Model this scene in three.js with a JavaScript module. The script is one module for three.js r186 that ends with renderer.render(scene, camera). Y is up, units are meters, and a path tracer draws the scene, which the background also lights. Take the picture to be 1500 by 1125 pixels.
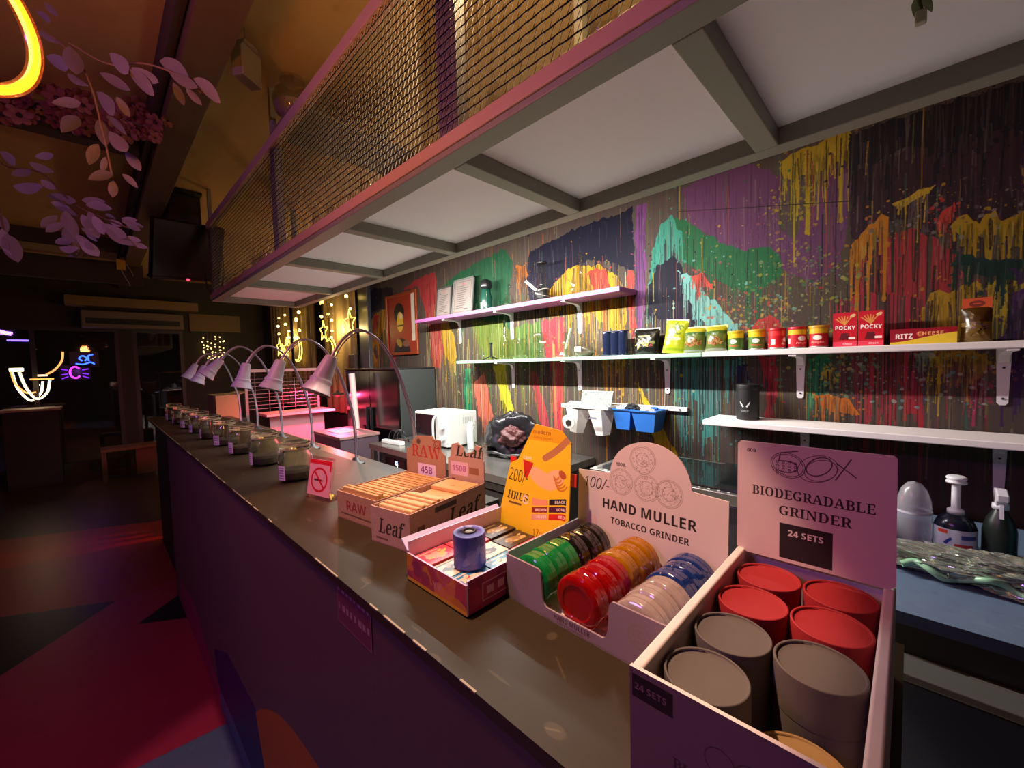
import * as THREE from 'three';
import { RoundedBoxGeometry } from 'three/addons/geometries/RoundedBoxGeometry.js';
import { RectAreaLightUniformsLib } from 'three/addons/lights/RectAreaLightUniformsLib.js';
import { mergeGeometries, toCreasedNormals } from 'three/addons/utils/BufferGeometryUtils.js';
import { ImprovedNoise } from 'three/addons/math/ImprovedNoise.js';

// ---------------------------------------------------------------- camera, lights, exposure
const scene = new THREE.Scene();
scene.background = new THREE.Color(0x000000);
const camera = new THREE.PerspectiveCamera(86.54, 1500 / 1125, 0.05, 60);
camera.rotation.order = 'YXZ';
camera.position.set(0, 1.5, 0);
camera.rotation.set(-2.905 * Math.PI / 180, -45.606 * Math.PI / 180, -1.455 * Math.PI / 180);
const renderer = new THREE.WebGLRenderer({ antialias: true });
renderer.toneMapping = THREE.LinearToneMapping;
renderer.toneMappingExposure = 1.0;
renderer.shadowMap.enabled = true;
RectAreaLightUniformsLib.init();

const TUBE = { x: 1.487, y: 2.128, z0: -3.1, z1: -1.05 };                  // white LED strip on the back of the hanging rack
const LIGHT = { tube: 840, ring: 1.4, spot: 7.5, violet: 54, red: 6.5, fairy: 1.0, rack: 1.3, rope: 0.1, far: 0.03 };
const RING = new THREE.Vector3(-0.146, 2.19, -1.272);                     // amber neon ring
const SPOT = new THREE.Vector3(0.30, 2.3, -0.66);                          // amber ceiling spot over the customer side
function addLight(l, x, y, z, name) { l.position.set(x, y, z); l.castShadow = true; l.name = name; scene.add(l); return l; }
{
  const a = addLight(new THREE.RectAreaLight(new THREE.Color(1, 0.97, 0.92), LIGHT.tube, 0.024, TUBE.z1 - TUBE.z0), TUBE.x + 0.004, TUBE.y - 0.006, (TUBE.z0 + TUBE.z1) / 2, 'strip_light');
  a.lookAt(TUBE.x + 0.504, TUBE.y - 0.87, (TUBE.z0 + TUBE.z1) / 2); a.width = TUBE.z1 - TUBE.z0; a.height = 0.024;
  const r = addLight(new THREE.PointLight(new THREE.Color(1, 0.36, 0.10), LIGHT.ring), RING.x, RING.y, RING.z, 'ring_light'); r.shadow.radius = 5;
  const sp = addLight(new THREE.SpotLight(new THREE.Color(1, 0.62, 0.42), LIGHT.spot, 0, 33.4 * Math.PI / 180, 0.07), SPOT.x, SPOT.y, SPOT.z, 'amber_spot_light'); sp.shadow.radius = 0.8;
  sp.target.position.set(0.44, 1.106, -0.72); scene.add(sp.target);
  const v = addLight(new THREE.RectAreaLight(new THREE.Color(0.52, 0.2, 1), LIGHT.violet, 0.9, 0.09), -1.55, 2.62, -1.3, 'violet_light');
  v.lookAt(0.6, 1.5, -1.6);
  const red = addLight(new THREE.PointLight(new THREE.Color(1, 0.05, 0.16), LIGHT.red), 1.83, 1.2, -4.44, 'red_light'); red.shadow.radius = 0.8;
  addLight(new THREE.PointLight(new THREE.Color(1, 0.72, 0.36), LIGHT.rack), 0.97, 2.84, -0.72, 'rack_bulb_light');
  for (const [x, y, z] of [[2.18, 2.0, -5.3], [2.18, 2.0, -7.1]]) addLight(new THREE.PointLight(new THREE.Color(1, 0.72, 0.28), LIGHT.fairy), x, y, z, 'fairy_light');
  addLight(new THREE.PointLight(new THREE.Color(1, 0.7, 0.4), LIGHT.rope), -0.6, 1.35, -8.7, 'rope_light');
  addLight(new THREE.PointLight(new THREE.Color(0.5, 0.1, 1), LIGHT.far), -0.18, 1.55, -8.75, 'purple_sign_light');
}

// ---------------------------------------------------------------- helpers
const PI = Math.PI, V = (x, y, z) => new THREE.Vector3(x, y, z);
function rng(seed) { let s = seed >>> 0; return () => { s = (s + 0x6d2b79f5) | 0; let t = Math.imul(s ^ (s >>> 15), 1 | s); t = (t + Math.imul(t ^ (t >>> 7), 61 | t)) ^ t; return ((t ^ (t >>> 14)) >>> 0) / 4294967296; }; }
const noise = new ImprovedNoise();
const used = new Map();
function numbered(n) { const k = used.get(n) ?? 0; used.set(n, k + 1); return k ? `${n}_${String(k).padStart(3, '0')}` : n; }
const mats = new Map();
function M(color, rough = 0.6, metal = 0, extra = {}) {
  const key = [color, rough, metal, JSON.stringify(extra)].join();
  if (!mats.has(key)) mats.set(key, new (Object.keys(extra).some(k => /trans|coat|sheen|thick|ior|atten/.test(k)) ? THREE.MeshPhysicalMaterial : THREE.MeshStandardMaterial)({ color, roughness: rough, metalness: metal, ...extra }));
  return mats.get(key);
}
function glow(color, k) { const c = new THREE.Color(color); return new THREE.MeshStandardMaterial({ color: 0x222222, roughness: 0.5, emissive: c, emissiveIntensity: k }); }
function tex(w, h, draw) { const c = document.createElement('canvas'); c.width = w; c.height = h; const g = c.getContext('2d'); draw(g, w, h); const t = new THREE.CanvasTexture(c); t.colorSpace = THREE.SRGBColorSpace; t.magFilter = THREE.LinearFilter; return t; }
function printed(w, h, draw, rough = 0.55, extra = {}) { const m = new (extra.specularIntensity ? THREE.MeshPhysicalMaterial : THREE.MeshStandardMaterial)({ color: 0xffffff, roughness: rough, ...extra }); m.map = tex(w, h, draw); return m; }
const geo = list => { const l = list.map(g => g.index ? g.toNonIndexed() : g); for (const g of l) for (const k of Object.keys(g.attributes)) if (!['position', 'normal', 'uv'].includes(k)) g.deleteAttribute(k); return l.length === 1 ? l[0] : mergeGeometries(l); };
function mesh(name, g, m, parent = scene) {
  const o = new THREE.Mesh(Array.isArray(g) ? geo(g) : g, m); o.name = parent === scene ? numbered(name) : name; o.castShadow = o.receiveShadow = true; parent.add(o); return o;
}
function part(name, g, m, parent) {
  let n = name, k = 0; while (parent.children.some(c => c.name === n)) n = `${name}_${String(++k).padStart(3, '0')}`;
  return mesh(n, g, m, parent);
}
function thing(name, label, category, [x, y, z] = [0, 0, 0], turn = 0, group) {
  const o = new THREE.Group(); o.name = numbered(name); scene.add(o); o.position.set(x, y, z); o.rotation.y = turn;
  o.userData = { label, category }; if (group) o.userData.group = group; return o;
}
function tag(o, label, category, group, kind) { o.userData.label = label; if (category) o.userData.category = category; if (group) o.userData.group = group; if (kind) o.userData.kind = kind; return o; }
function dup(src, name, label, [x, y, z], turn = src.rotation.y) { const o = src.clone(); o.name = numbered(name); o.position.set(x, y, z); o.rotation.y = turn; o.userData = { ...src.userData, label }; scene.add(o); return o; }
function struct(name, g, m) { const o = mesh(name, g, m); o.userData.kind = 'structure'; return o; }
const bx = (x0, x1, y0, y1, z0, z1, r = 0) => { const w = x1 - x0, h = y1 - y0, d = z1 - z0; const g = r ? new RoundedBoxGeometry(w, h, d, 2, Math.min(r, w / 2.01, h / 2.01, d / 2.01)) : new THREE.BoxGeometry(w, h, d); return g.translate((x0 + x1) / 2, (y0 + y1) / 2, (z0 + z1) / 2); };
function bar(a, b, w, h = w) { const d = b.clone().sub(a), g = new THREE.BoxGeometry(w, h, d.length()); const m = new THREE.Matrix4().lookAt(a, b, Math.abs(d.y) > 0.99 * d.length() ? V(1, 0, 0) : V(0, 1, 0)); m.setPosition(a.clone().add(b).multiplyScalar(0.5)); return g.applyMatrix4(m); }
const tube = (pts, r, n = 40, rs = 8, closed = false) => new THREE.TubeGeometry(new THREE.CatmullRomCurve3(pts.map(p => p.isVector3 ? p : V(...p)), closed), n, r, rs, closed);
const lathe = (pts, seg = 28) => {                                        // v runs with the height
  const g = new THREE.LatheGeometry(pts.map(p => new THREE.Vector2(Math.max(p[0], 1e-5), p[1])), seg), ys = pts.map(p => p[1]), a = Math.min(...ys), b = Math.max(...ys), P = g.attributes.position, U = g.attributes.uv;
  for (let i = 0; i < P.count; i++) U.setY(i, (P.getY(i) - a) / (b - a || 1));
  return g;
};
const cyl = (r0, r1, h, x, y, z, seg = 24) => new THREE.CylinderGeometry(r1, r0, h, seg).translate(x, y + h / 2, z);
function shapeOf(pts) { const s = new THREE.Shape(); pts.forEach((p, i) => i ? s.lineTo(...p) : s.moveTo(...p)); s.closePath(); return s; }
function extrude(s, t, bevel = 0, w = 0, h = 0) {             // w, h: uv runs 0..1 over that size
  const g = new THREE.ExtrudeGeometry(s, { depth: t, bevelEnabled: !!bevel, bevelSize: bevel, bevelThickness: bevel, bevelSegments: 2, curveSegments: 20 });
  if (w) { const p = g.attributes.position, u = g.attributes.uv; for (let i = 0; i < p.count; i++) u.setXY(i, Math.min(0.999, Math.max(0.001, p.getX(i) / w)), Math.min(0.999, Math.max(0.001, p.getY(i) / h))); }
  return g;
}
const faceCustomer = g => g.rotateY(-PI / 2);                             // shape x runs along +z, the printed face looks to -x
const ORD = ['first', 'second', 'third', 'fourth', 'fifth', 'sixth', 'seventh', 'eighth', 'ninth', 'tenth', 'eleventh', 'twelfth', 'thirteenth', 'fourteenth', 'fifteenth', 'sixteenth', 'seventeenth', 'eighteenth', 'nineteenth', 'twentieth', 'twenty-first', 'twenty-second'];
function grain(g, w, h, n, seed, cols, a = 0.1) { const r = rng(seed); for (let i = 0; i < n; i++) { g.globalAlpha = a * r(); g.fillStyle = cols[Math.floor(r() * cols.length)]; const s = 1 + r() * 5; g.fillRect(r() * w, r() * h, s, s * (0.4 + r())); } g.globalAlpha = 1; }

// ---------------------------------------------------------------- measured wall painting (z, y on the wall, metres) and leaves
const MURAL = [
['#6d3f66',6,.35,[-0.93,2.45,-0.75,2.47,-0.56,2.45,-0.46,2.37,-0.47,2.13,-0.40,2.05,-0.35,2.20,-0.29,2.33,-0.20,2.36,-0.20,2.07,-0.23,1.90,-0.33,1.82,-0.44,1.92,-0.72,2.09,-0.89,2.24]],
['#3c2330',14,.30,[-0.20,2.29,-0.02,2.33,0.27,2.30,0.28,1.97,0.18,1.97,0.08,1.96,-0.02,2.05,-0.12,2.05,-0.20,2.01]],
['#b89a1c',16,.35,[-0.47,2.44,-0.40,2.46,-0.31,2.46,-0.21,2.48,-0.20,2.35,-0.28,2.34,-0.34,2.32,-0.42,2.33,-0.46,2.37]],
['#16141f',22,.22,[-0.21,2.45,-0.09,2.47,0.05,2.46,0.27,2.45,0.27,2.29,0.18,2.31,0.07,2.32,-0.04,2.33,-0.11,2.31,-0.20,2.30]],
['#246a40',16,.20,[-0.97,2.31,-0.89,2.25,-0.78,2.16,-0.71,2.10,-0.62,2.06,-0.53,2.06,-0.46,1.99,-0.45,1.89,-0.56,1.83,-0.68,1.87,-0.78,1.94,-0.91,2.04,-0.99,2.13,-1.03,2.21]],
['#3f9a86',14,.20,[-1.13,1.98,-1.11,2.13,-1.07,2.26,-0.99,2.31,-0.93,2.19,-0.99,2.11,-1.05,2.02,-1.09,1.89,-1.16,1.82]],
['#0f0c28',16,.25,[-2.08,2.33,-1.85,2.38,-1.56,2.41,-1.24,2.42,-1.22,2.03,-1.34,2.12,-1.46,2.16,-1.62,2.17,-1.80,2.09,-1.96,1.96,-2.08,1.98,-2.12,2.14]],
['#0e0d28',18,.15,[-1.08,2.05,-0.99,2.09,-0.94,2.00,-0.87,1.88,-0.80,1.72,-0.93,1.70,-1.03,1.73,-1.16,1.76,-1.16,1.90]],
['#7fc0b8',16,.25,[-0.96,2.01,-0.89,1.96,-0.82,1.87,-0.73,1.77,-0.65,1.66,-0.78,1.65,-0.84,1.71,-0.91,1.87]],
['#d64a3c',6,.10,[-0.89,1.96,-0.82,1.97,-0.77,1.88,-0.85,1.90]],
['#cf9a1a',24,.45,[-1.93,1.96,-1.85,2.07,-1.74,2.13,-1.62,2.15,-1.46,2.12,-1.34,2.04,-1.28,1.94,-1.28,1.75,-1.34,1.67,-1.49,1.77,-1.62,1.92,-1.77,1.89,-1.87,1.80]],
['#c9402e',5,.30,[-1.56,2.10,-1.44,2.10,-1.39,1.98,-1.46,1.94,-1.54,2.00]],
['#235c3b',18,.50,[-3.22,2.21,-3.01,2.31,-2.67,2.38,-2.34,2.42,-2.25,2.29,-2.31,2.08,-2.27,1.84,-2.33,1.68,-2.56,1.81,-2.78,2.06,-3.07,2.10]],
['#b23a3a',7,.30,[-3.90,2.31,-3.56,2.40,-3.30,2.39,-3.28,2.19,-3.23,1.92,-3.20,1.66,-3.27,1.47,-3.40,1.47,-3.42,1.81,-3.50,2.08,-3.61,2.30]],
['#c39820',9,.40,[-3.24,1.89,-3.13,1.92,-3.04,1.78,-3.01,1.56,-3.10,1.50,-3.20,1.63]],
['#5d6f26',14,.40,[-2.79,1.88,-2.36,1.84,-2.21,1.56,-2.33,1.43,-2.58,1.52,-2.70,1.70]],
['#d2c61e',7,.25,[-2.52,1.49,-2.37,1.51,-2.36,1.35,-2.29,1.13,-2.35,1.07,-2.42,1.23,-2.47,1.34]],
['#bb3540',4,.30,[-1.98,1.80,-1.85,1.82,-1.76,1.81,-1.78,1.55,-1.79,1.16,-1.81,0.91,-1.88,0.87,-1.88,1.20,-1.88,1.45,-1.94,1.55]],
['#b03742',2,.15,[-2.10,1.43,-2.04,1.43,-1.95,1.15,-1.90,0.90,-1.96,0.89,-2.04,1.14]],
['#1f8a5a',3,.30,[-2.90,1.46,-2.81,1.46,-2.82,1.09,-2.87,0.84,-2.92,1.09]],
['#cf6a55',5,.20,[-2.77,1.34,-2.64,1.43,-2.58,1.28,-2.54,1.05,-2.63,0.87,-2.73,1.04]],
['#45958f',22,.30,[-1.00,1.52,-0.78,1.51,-0.62,1.50,-0.62,1.44,-0.71,1.39,-0.75,1.26,-0.77,1.07,-0.82,1.06,-0.85,1.25,-0.89,1.29,-0.91,1.05,-0.95,1.05,-0.98,1.25]],
['#262456',6,.10,[-0.65,1.44,-0.61,1.46,-0.60,1.39,-0.63,1.35]],
['#d8b51c',2,.10,[-1.21,1.36,-1.16,1.28,-1.08,1.12,-0.99,1.00,-0.93,0.85,-0.99,0.84,-1.08,0.97,-1.14,1.11]],
['#a8333c',26,.60,[-0.20,1.87,-0.17,1.94,-0.10,2.00,-0.01,2.00,0.07,1.95,0.12,1.88,0.14,1.80,0.10,1.73,0.04,1.75,-0.01,1.72,-0.10,1.73,-0.19,1.74]],
['#ad2f3c',20,.40,[-0.24,1.75,-0.11,1.76,0.03,1.71,0.03,1.49,0.04,1.27,-0.01,1.25,-0.03,1.38,-0.06,1.26,-0.09,1.23,-0.11,1.44,-0.13,1.26,-0.14,1.44,-0.20,1.56,-0.23,1.62]],
['#c47a22',9,.30,[-0.20,1.98,-0.16,2.03,-0.10,2.08,-0.08,2.06,-0.11,1.99,-0.15,1.92,-0.19,1.88]],
['#c9a030',3,.15,[-0.07,2.12,-0.04,2.14,0.06,2.15,0.06,2.13,-0.00,2.11,-0.05,2.08]],
['#cf4038',5,.10,[0.06,2.00,0.11,2.08,0.11,2.03,0.09,1.99]],
['#b98d22',18,.30,[0.03,1.67,0.05,1.74,0.10,1.74,0.17,1.78,0.18,1.69,0.12,1.62,0.07,1.63]],
['#ba9a2a',10,.25,[0.20,1.76,0.28,1.78,0.29,1.67,0.22,1.69]],
['#b58a22',10,.12,[0.10,1.99,0.15,2.02,0.17,1.97,0.22,2.01,0.24,1.97,0.28,2.01,0.28,1.92,0.20,1.93,0.13,1.93]],
['#1d3a38',8,.20,[0.12,1.88,0.20,1.84,0.28,1.84,0.28,1.76,0.19,1.79,0.11,1.83]],
['#48265c',10,.30,[0.26,1.71,0.29,1.73,0.29,1.53,0.24,1.53]],
['#c83a38',4,.15,[-0.58,1.64,-0.55,1.68,-0.51,1.72,-0.47,1.68,-0.45,1.62,-0.50,1.62,-0.55,1.61]],
['#b8303c',3,.10,[-0.55,1.51,-0.47,1.51,-0.47,1.37,-0.49,1.24,-0.48,1.17,-0.52,1.17,-0.51,1.37]],
['#2d8a5e',10,.20,[-0.35,1.48,-0.27,1.50,-0.26,1.38,-0.30,1.28,-0.34,1.34]],
['#c7b22a',3,.06,[-0.29,1.42,-0.25,1.44,-0.24,1.38,-0.27,1.38]],
['#c86a22',7,.10,[-0.32,1.31,-0.28,1.32,-0.20,1.30,-0.16,1.23,-0.23,1.25,-0.29,1.26]],
['#9aa08e',2,.05,[0.01,1.49,0.06,1.50,0.07,1.46,0.04,1.42,0.01,1.45]],
['#c2a01c',4,.20,[0.05,1.49,0.08,1.48,0.07,1.40,0.05,1.41]],
['#b03a5a',6,.20,[0.15,1.41,0.20,1.42,0.21,1.36,0.20,1.32,0.17,1.34]],
['#b8842a',6,.20,[0.11,1.49,0.21,1.50,0.21,1.46,0.14,1.42]],
['#7a3f7e',3,.30,[-1.21,2.44,-1.15,2.44,-1.15,2.10,-1.16,1.70,-1.20,1.70,-1.22,2.03]],
['#d0443c',2,.20,[-1.27,2.06,-1.23,2.04,-1.22,1.70,-1.26,1.70]],
['#110d2a',5,.20,[-2.09,2.13,-1.99,2.16,-1.93,2.00,-2.03,1.94]],
['#b9651e',5,.20,[-2.23,2.26,-2.13,2.26,-2.11,2.16,-2.20,2.15]],
['#d08a20',8,.60,[-1.37,1.67,-1.29,1.71,-1.28,1.58,-1.34,1.49,-1.47,1.58]],
['#4a6a2a',14,.50,[-2.28,1.78,-2.00,1.81,-1.97,1.56,-2.15,1.46,-2.25,1.56]],
];
const LEAVES_NEAR = [
  [-0.051,2.738,-2.081,-0.022,2.700,-2.067],
  [-0.068,2.686,-2.058,-0.039,2.650,-2.027],
  [-0.075,2.671,-2.150,-0.019,2.648,-2.125],
  [0.089,2.530,-1.862,0.125,2.452,-1.795],
  [0.135,2.476,-1.801,0.191,2.425,-1.735],
  [0.126,2.469,-1.806,0.178,2.384,-1.743],
  [0.208,2.540,-1.816,0.269,2.476,-1.731],
  [0.237,2.471,-1.786,0.259,2.397,-1.766],
  [0.253,2.406,-1.672,0.285,2.352,-1.640],
  [0.276,2.451,-1.685,0.330,2.369,-1.616],
  [0.064,2.479,-1.907,0.130,2.428,-1.852],
  [0.055,2.430,-1.935,0.087,2.338,-1.866],
  [0.101,2.418,-1.902,0.128,2.361,-1.894],
  [0.017,2.384,-1.951,-0.047,2.375,-1.992],
  [0.009,2.345,-1.969,-0.032,2.311,-2.046],
  [0.074,2.380,-1.988,0.120,2.322,-1.952],
  [0.059,2.369,-1.992,0.070,2.287,-2.006],
  [0.077,2.294,-1.894,0.109,2.214,-1.820],
  [0.113,2.242,-1.892,0.144,2.179,-1.861],
  [0.050,2.252,-1.916,0.025,2.179,-1.913],
  [0.064,2.212,-1.905,0.053,2.161,-1.910],
  [0.077,2.151,-1.868,0.022,2.126,-1.904],
  [0.099,2.157,-1.873,0.134,2.120,-1.865],
  [0.079,2.142,-1.910,0.074,2.082,-1.893],
  [0.223,2.472,-1.743,0.282,2.421,-1.675],
  [0.000,2.563,-1.967,0.012,2.461,-1.922],
  [-0.056,2.554,-2.068,-0.008,2.498,-1.979],
  [-0.009,2.496,-2.011,0.035,2.446,-1.951],
];
const LEAVES_FAR = [
  [-0.097,2.367,-3.175,-0.021,2.322,-3.112],
  [-0.058,2.336,-3.096,-0.051,2.225,-3.081],
  [0.015,2.387,-3.111,0.109,2.374,-3.048],
  [-0.001,2.309,-3.011,0.027,2.219,-2.952],
  [0.037,2.296,-2.961,0.071,2.202,-2.915],
  [0.067,2.257,-2.925,0.146,2.180,-2.834],
  [0.097,2.298,-2.986,0.140,2.259,-2.920],
  [0.140,2.302,-2.946,0.196,2.293,-2.896],
  [0.150,2.245,-2.838,0.200,2.217,-2.790],
  [0.155,2.198,-2.863,0.199,2.167,-2.810],
  [-0.135,2.228,-3.166,-0.068,2.276,-3.117],
  [-0.107,2.176,-3.155,-0.047,2.176,-3.065],
  [-0.052,2.234,-3.118,-0.032,2.125,-3.114],
  [-0.026,2.215,-3.056,0.022,2.134,-2.977],
  [0.007,2.226,-3.035,0.045,2.187,-3.031],
  [-0.078,2.144,-3.201,-0.030,2.174,-3.168],
  [-0.301,2.351,-3.432,-0.282,2.262,-3.436],
  [-0.291,2.255,-3.340,-0.262,2.116,-3.266],
  [-0.264,2.226,-3.350,-0.242,2.151,-3.327],
  [-0.301,2.190,-3.343,-0.268,2.146,-3.283],
  [-0.244,2.530,-3.316,-0.171,2.545,-3.240],
  [-0.239,2.467,-3.287,-0.135,2.453,-3.161],
  [-0.176,2.595,-3.258,-0.094,2.552,-3.203],
  [-0.155,2.630,-3.259,-0.089,2.630,-3.172],
  [-0.137,2.497,-3.186,-0.091,2.443,-3.131],
  [-0.118,2.405,-3.150,-0.062,2.353,-3.063],
  [-0.106,2.436,-3.184,-0.023,2.376,-3.059],
  [-0.277,2.657,-3.371,-0.228,2.580,-3.303],
];

// ---------------------------------------------------------------- the room
const WALL = 2.35, FAR = -9, CEIL = 3.05;
{
  // painted floor: flat colour fields, glossy paint
  const F = { x0: -3.2, x1: 2.4, z0: -9.2, z1: 1.6 };
  const m = printed(1120, 2048, (g, w, h) => {
    const P = ([x, z]) => [(x - F.x0) / (F.x1 - F.x0) * w, (z - F.z0) / (F.z1 - F.z0) * h];
    const poly = (c, pts) => { g.fillStyle = c; g.beginPath(); pts.forEach((p, i) => i ? g.lineTo(...P(p)) : g.moveTo(...P(p))); g.fill(); };
    g.fillStyle = '#3a2a1c'; g.fillRect(0, 0, w, h);
    poly('#8a2c14', [[-3.2, -5.6], [-0.62, -5.31], [0.42, -5.45], [0.42, -3.7], [0.02, -3.73], [-0.49, -4.03], [-3.2, -6.6]]);
    poly('#8a2c14', [[-3.2, -5.0], [-0.49, -4.03], [0.02, -3.73], [0.4, -5.4], [-3.2, -7.2]]);
    poly('#08070a', [[-3.2, -5.9], [-0.49, -4.03], [0.019, -3.73], [-0.413, -3.24], [-3.2, -0.2]]);
    poly('#8c2440', [[0.02, -3.73], [0.4, -3.8], [0.4, -2.05], [0.031, -2.08], [-1.6, -1.0], [-3.2, 0.6], [-3.2, -0.2], [-0.413, -3.24]]);
    poly('#0a0810', [[0.1, -3.28], [0.36, -3.1], [0.36, -3.55]]);
    poly('#4a5878', [[0.4, -2.05], [0.031, -2.08], [-0.6, -1.66], [-0.4, 1.6], [0.4, 1.6]]);
    poly('#b06a1c', [[-3.2, 0.6], [-1.6, -1.0], [-0.6, -1.66], [-0.4, 1.6], [-3.2, 1.6]]);
    poly('#b3afa6', [[0.73, -4.9], [2.4, -4.9], [2.4, 1.6], [0.73, 1.6]]);  // unseen floor behind the bar, made pale to bounce light upwards
    grain(g, w, h, 9000, 5, ['#000', '#fff'], 0.05);
  }, 0.36);
  const g = new THREE.PlaneGeometry(F.x1 - F.x0, F.z1 - F.z0).rotateX(-PI / 2);
  const box = bx(F.x0, F.x1, -0.12, 0, F.z0, F.z1);
  const o = struct('floor', box, [M('#1a1412'), M('#1a1412'), m, M('#1a1412'), M('#1a1412'), M('#1a1412')]);
}
const darkBrown = M('#4a3420', 0.75), blackPaint = M('#141215', 0.7);
{
  const m = printed(512, 512, (g, w, h) => { g.fillStyle = '#b08a52'; g.fillRect(0, 0, w, h); grain(g, w, h, 3000, 9, ['#80602c', '#c8a468'], 0.25); }, 0.8);
  struct('ceiling', bx(-3.2, WALL + 0.1, CEIL, CEIL + 0.12, -9.2, 1.6), m);
  const t1 = M('#5a4028', 0.6), t2 = M('#3b2a1b', 0.7);
  struct('trim_1', bx(0.33, 0.48, 2.84, CEIL, -9, 1.5, 0.006), t1);
  struct('trim_2', bx(0.29, 0.325, 2.9, CEIL, -9, 1.5, 0.006), t2);
  struct('trim_3', bx(-3.1, 0.28, 2.91, CEIL, -3.68, -3.56, 0.006), t2);
  struct('trim_4', bx(-3.1, 0.28, 2.91, CEIL, -6.7, -6.6, 0.006), t2);
}
struct('wall_left', bx(-3.3, -3.2, 0, CEIL, -9.2, 1.6), M('#2b2028', 0.8));
struct('wall_back', bx(-3.3, WALL + 0.1, 0, CEIL, 1.5, 1.6), M('#2a2226', 0.8));
{
  // far wall, with two dark windows onto the night
  struct('wall_far', [bx(-3.3, WALL + 0.1, 2.2, CEIL, FAR - 0.1, FAR), bx(-3.3, WALL + 0.1, 0, 0.12, FAR - 0.1, FAR), bx(0.3, 0.46, 0.12, 2.2, FAR - 0.1, FAR), bx(1.1, WALL + 0.1, 0.12, 2.2, FAR - 0.1, FAR), bx(-3.3, -1.5, 0.12, 2.2, FAR - 0.1, FAR)], M('#241b17', 0.7));
  struct('trim_5', bx(1.2, 1.95, 2.2, 2.5, FAR + 0.001, FAR + 0.03), M('#6b5230', 0.6));
  const glass = new THREE.MeshPhysicalMaterial({ color: 0xffffff, roughness: 0.02, transmission: 1, thickness: 0 }), fr = M('#221a1c', 0.5);
  const panes = [[-1.5, 0.3], [0.46, 1.1]];
  panes.forEach(([a, b], i) => {
    const w = new THREE.Group(); w.name = `window_${i + 1}`; w.userData.kind = 'structure'; scene.add(w);
    const n = i ? 1 : 2;
    part('frame', [bx(a, b, 0.12, 0.17, FAR - 0.07, FAR), bx(a, b, 2.15, 2.2, FAR - 0.07, FAR), ...Array.from({ length: n + 1 }, (_, k) => bx(a + (b - a - 0.05) * k / n, a + (b - a - 0.05) * k / n + 0.05, 0.17, 2.15, FAR - 0.07, FAR))], fr, w);
    for (let k = 0; k < n; k++) part('pane', bx(a + (b - a) * k / n + 0.03, a + (b - a) * (k + 1) / n - 0.03, 0.17, 2.15, FAR - 0.05, FAR - 0.044), glass, w);
  });
  struct('wall_outside', bx(-3.3, WALL + 0.1, 0, CEIL, FAR - 1.3, FAR - 1.2), M('#0d0b0e', 0.9));
}

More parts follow.
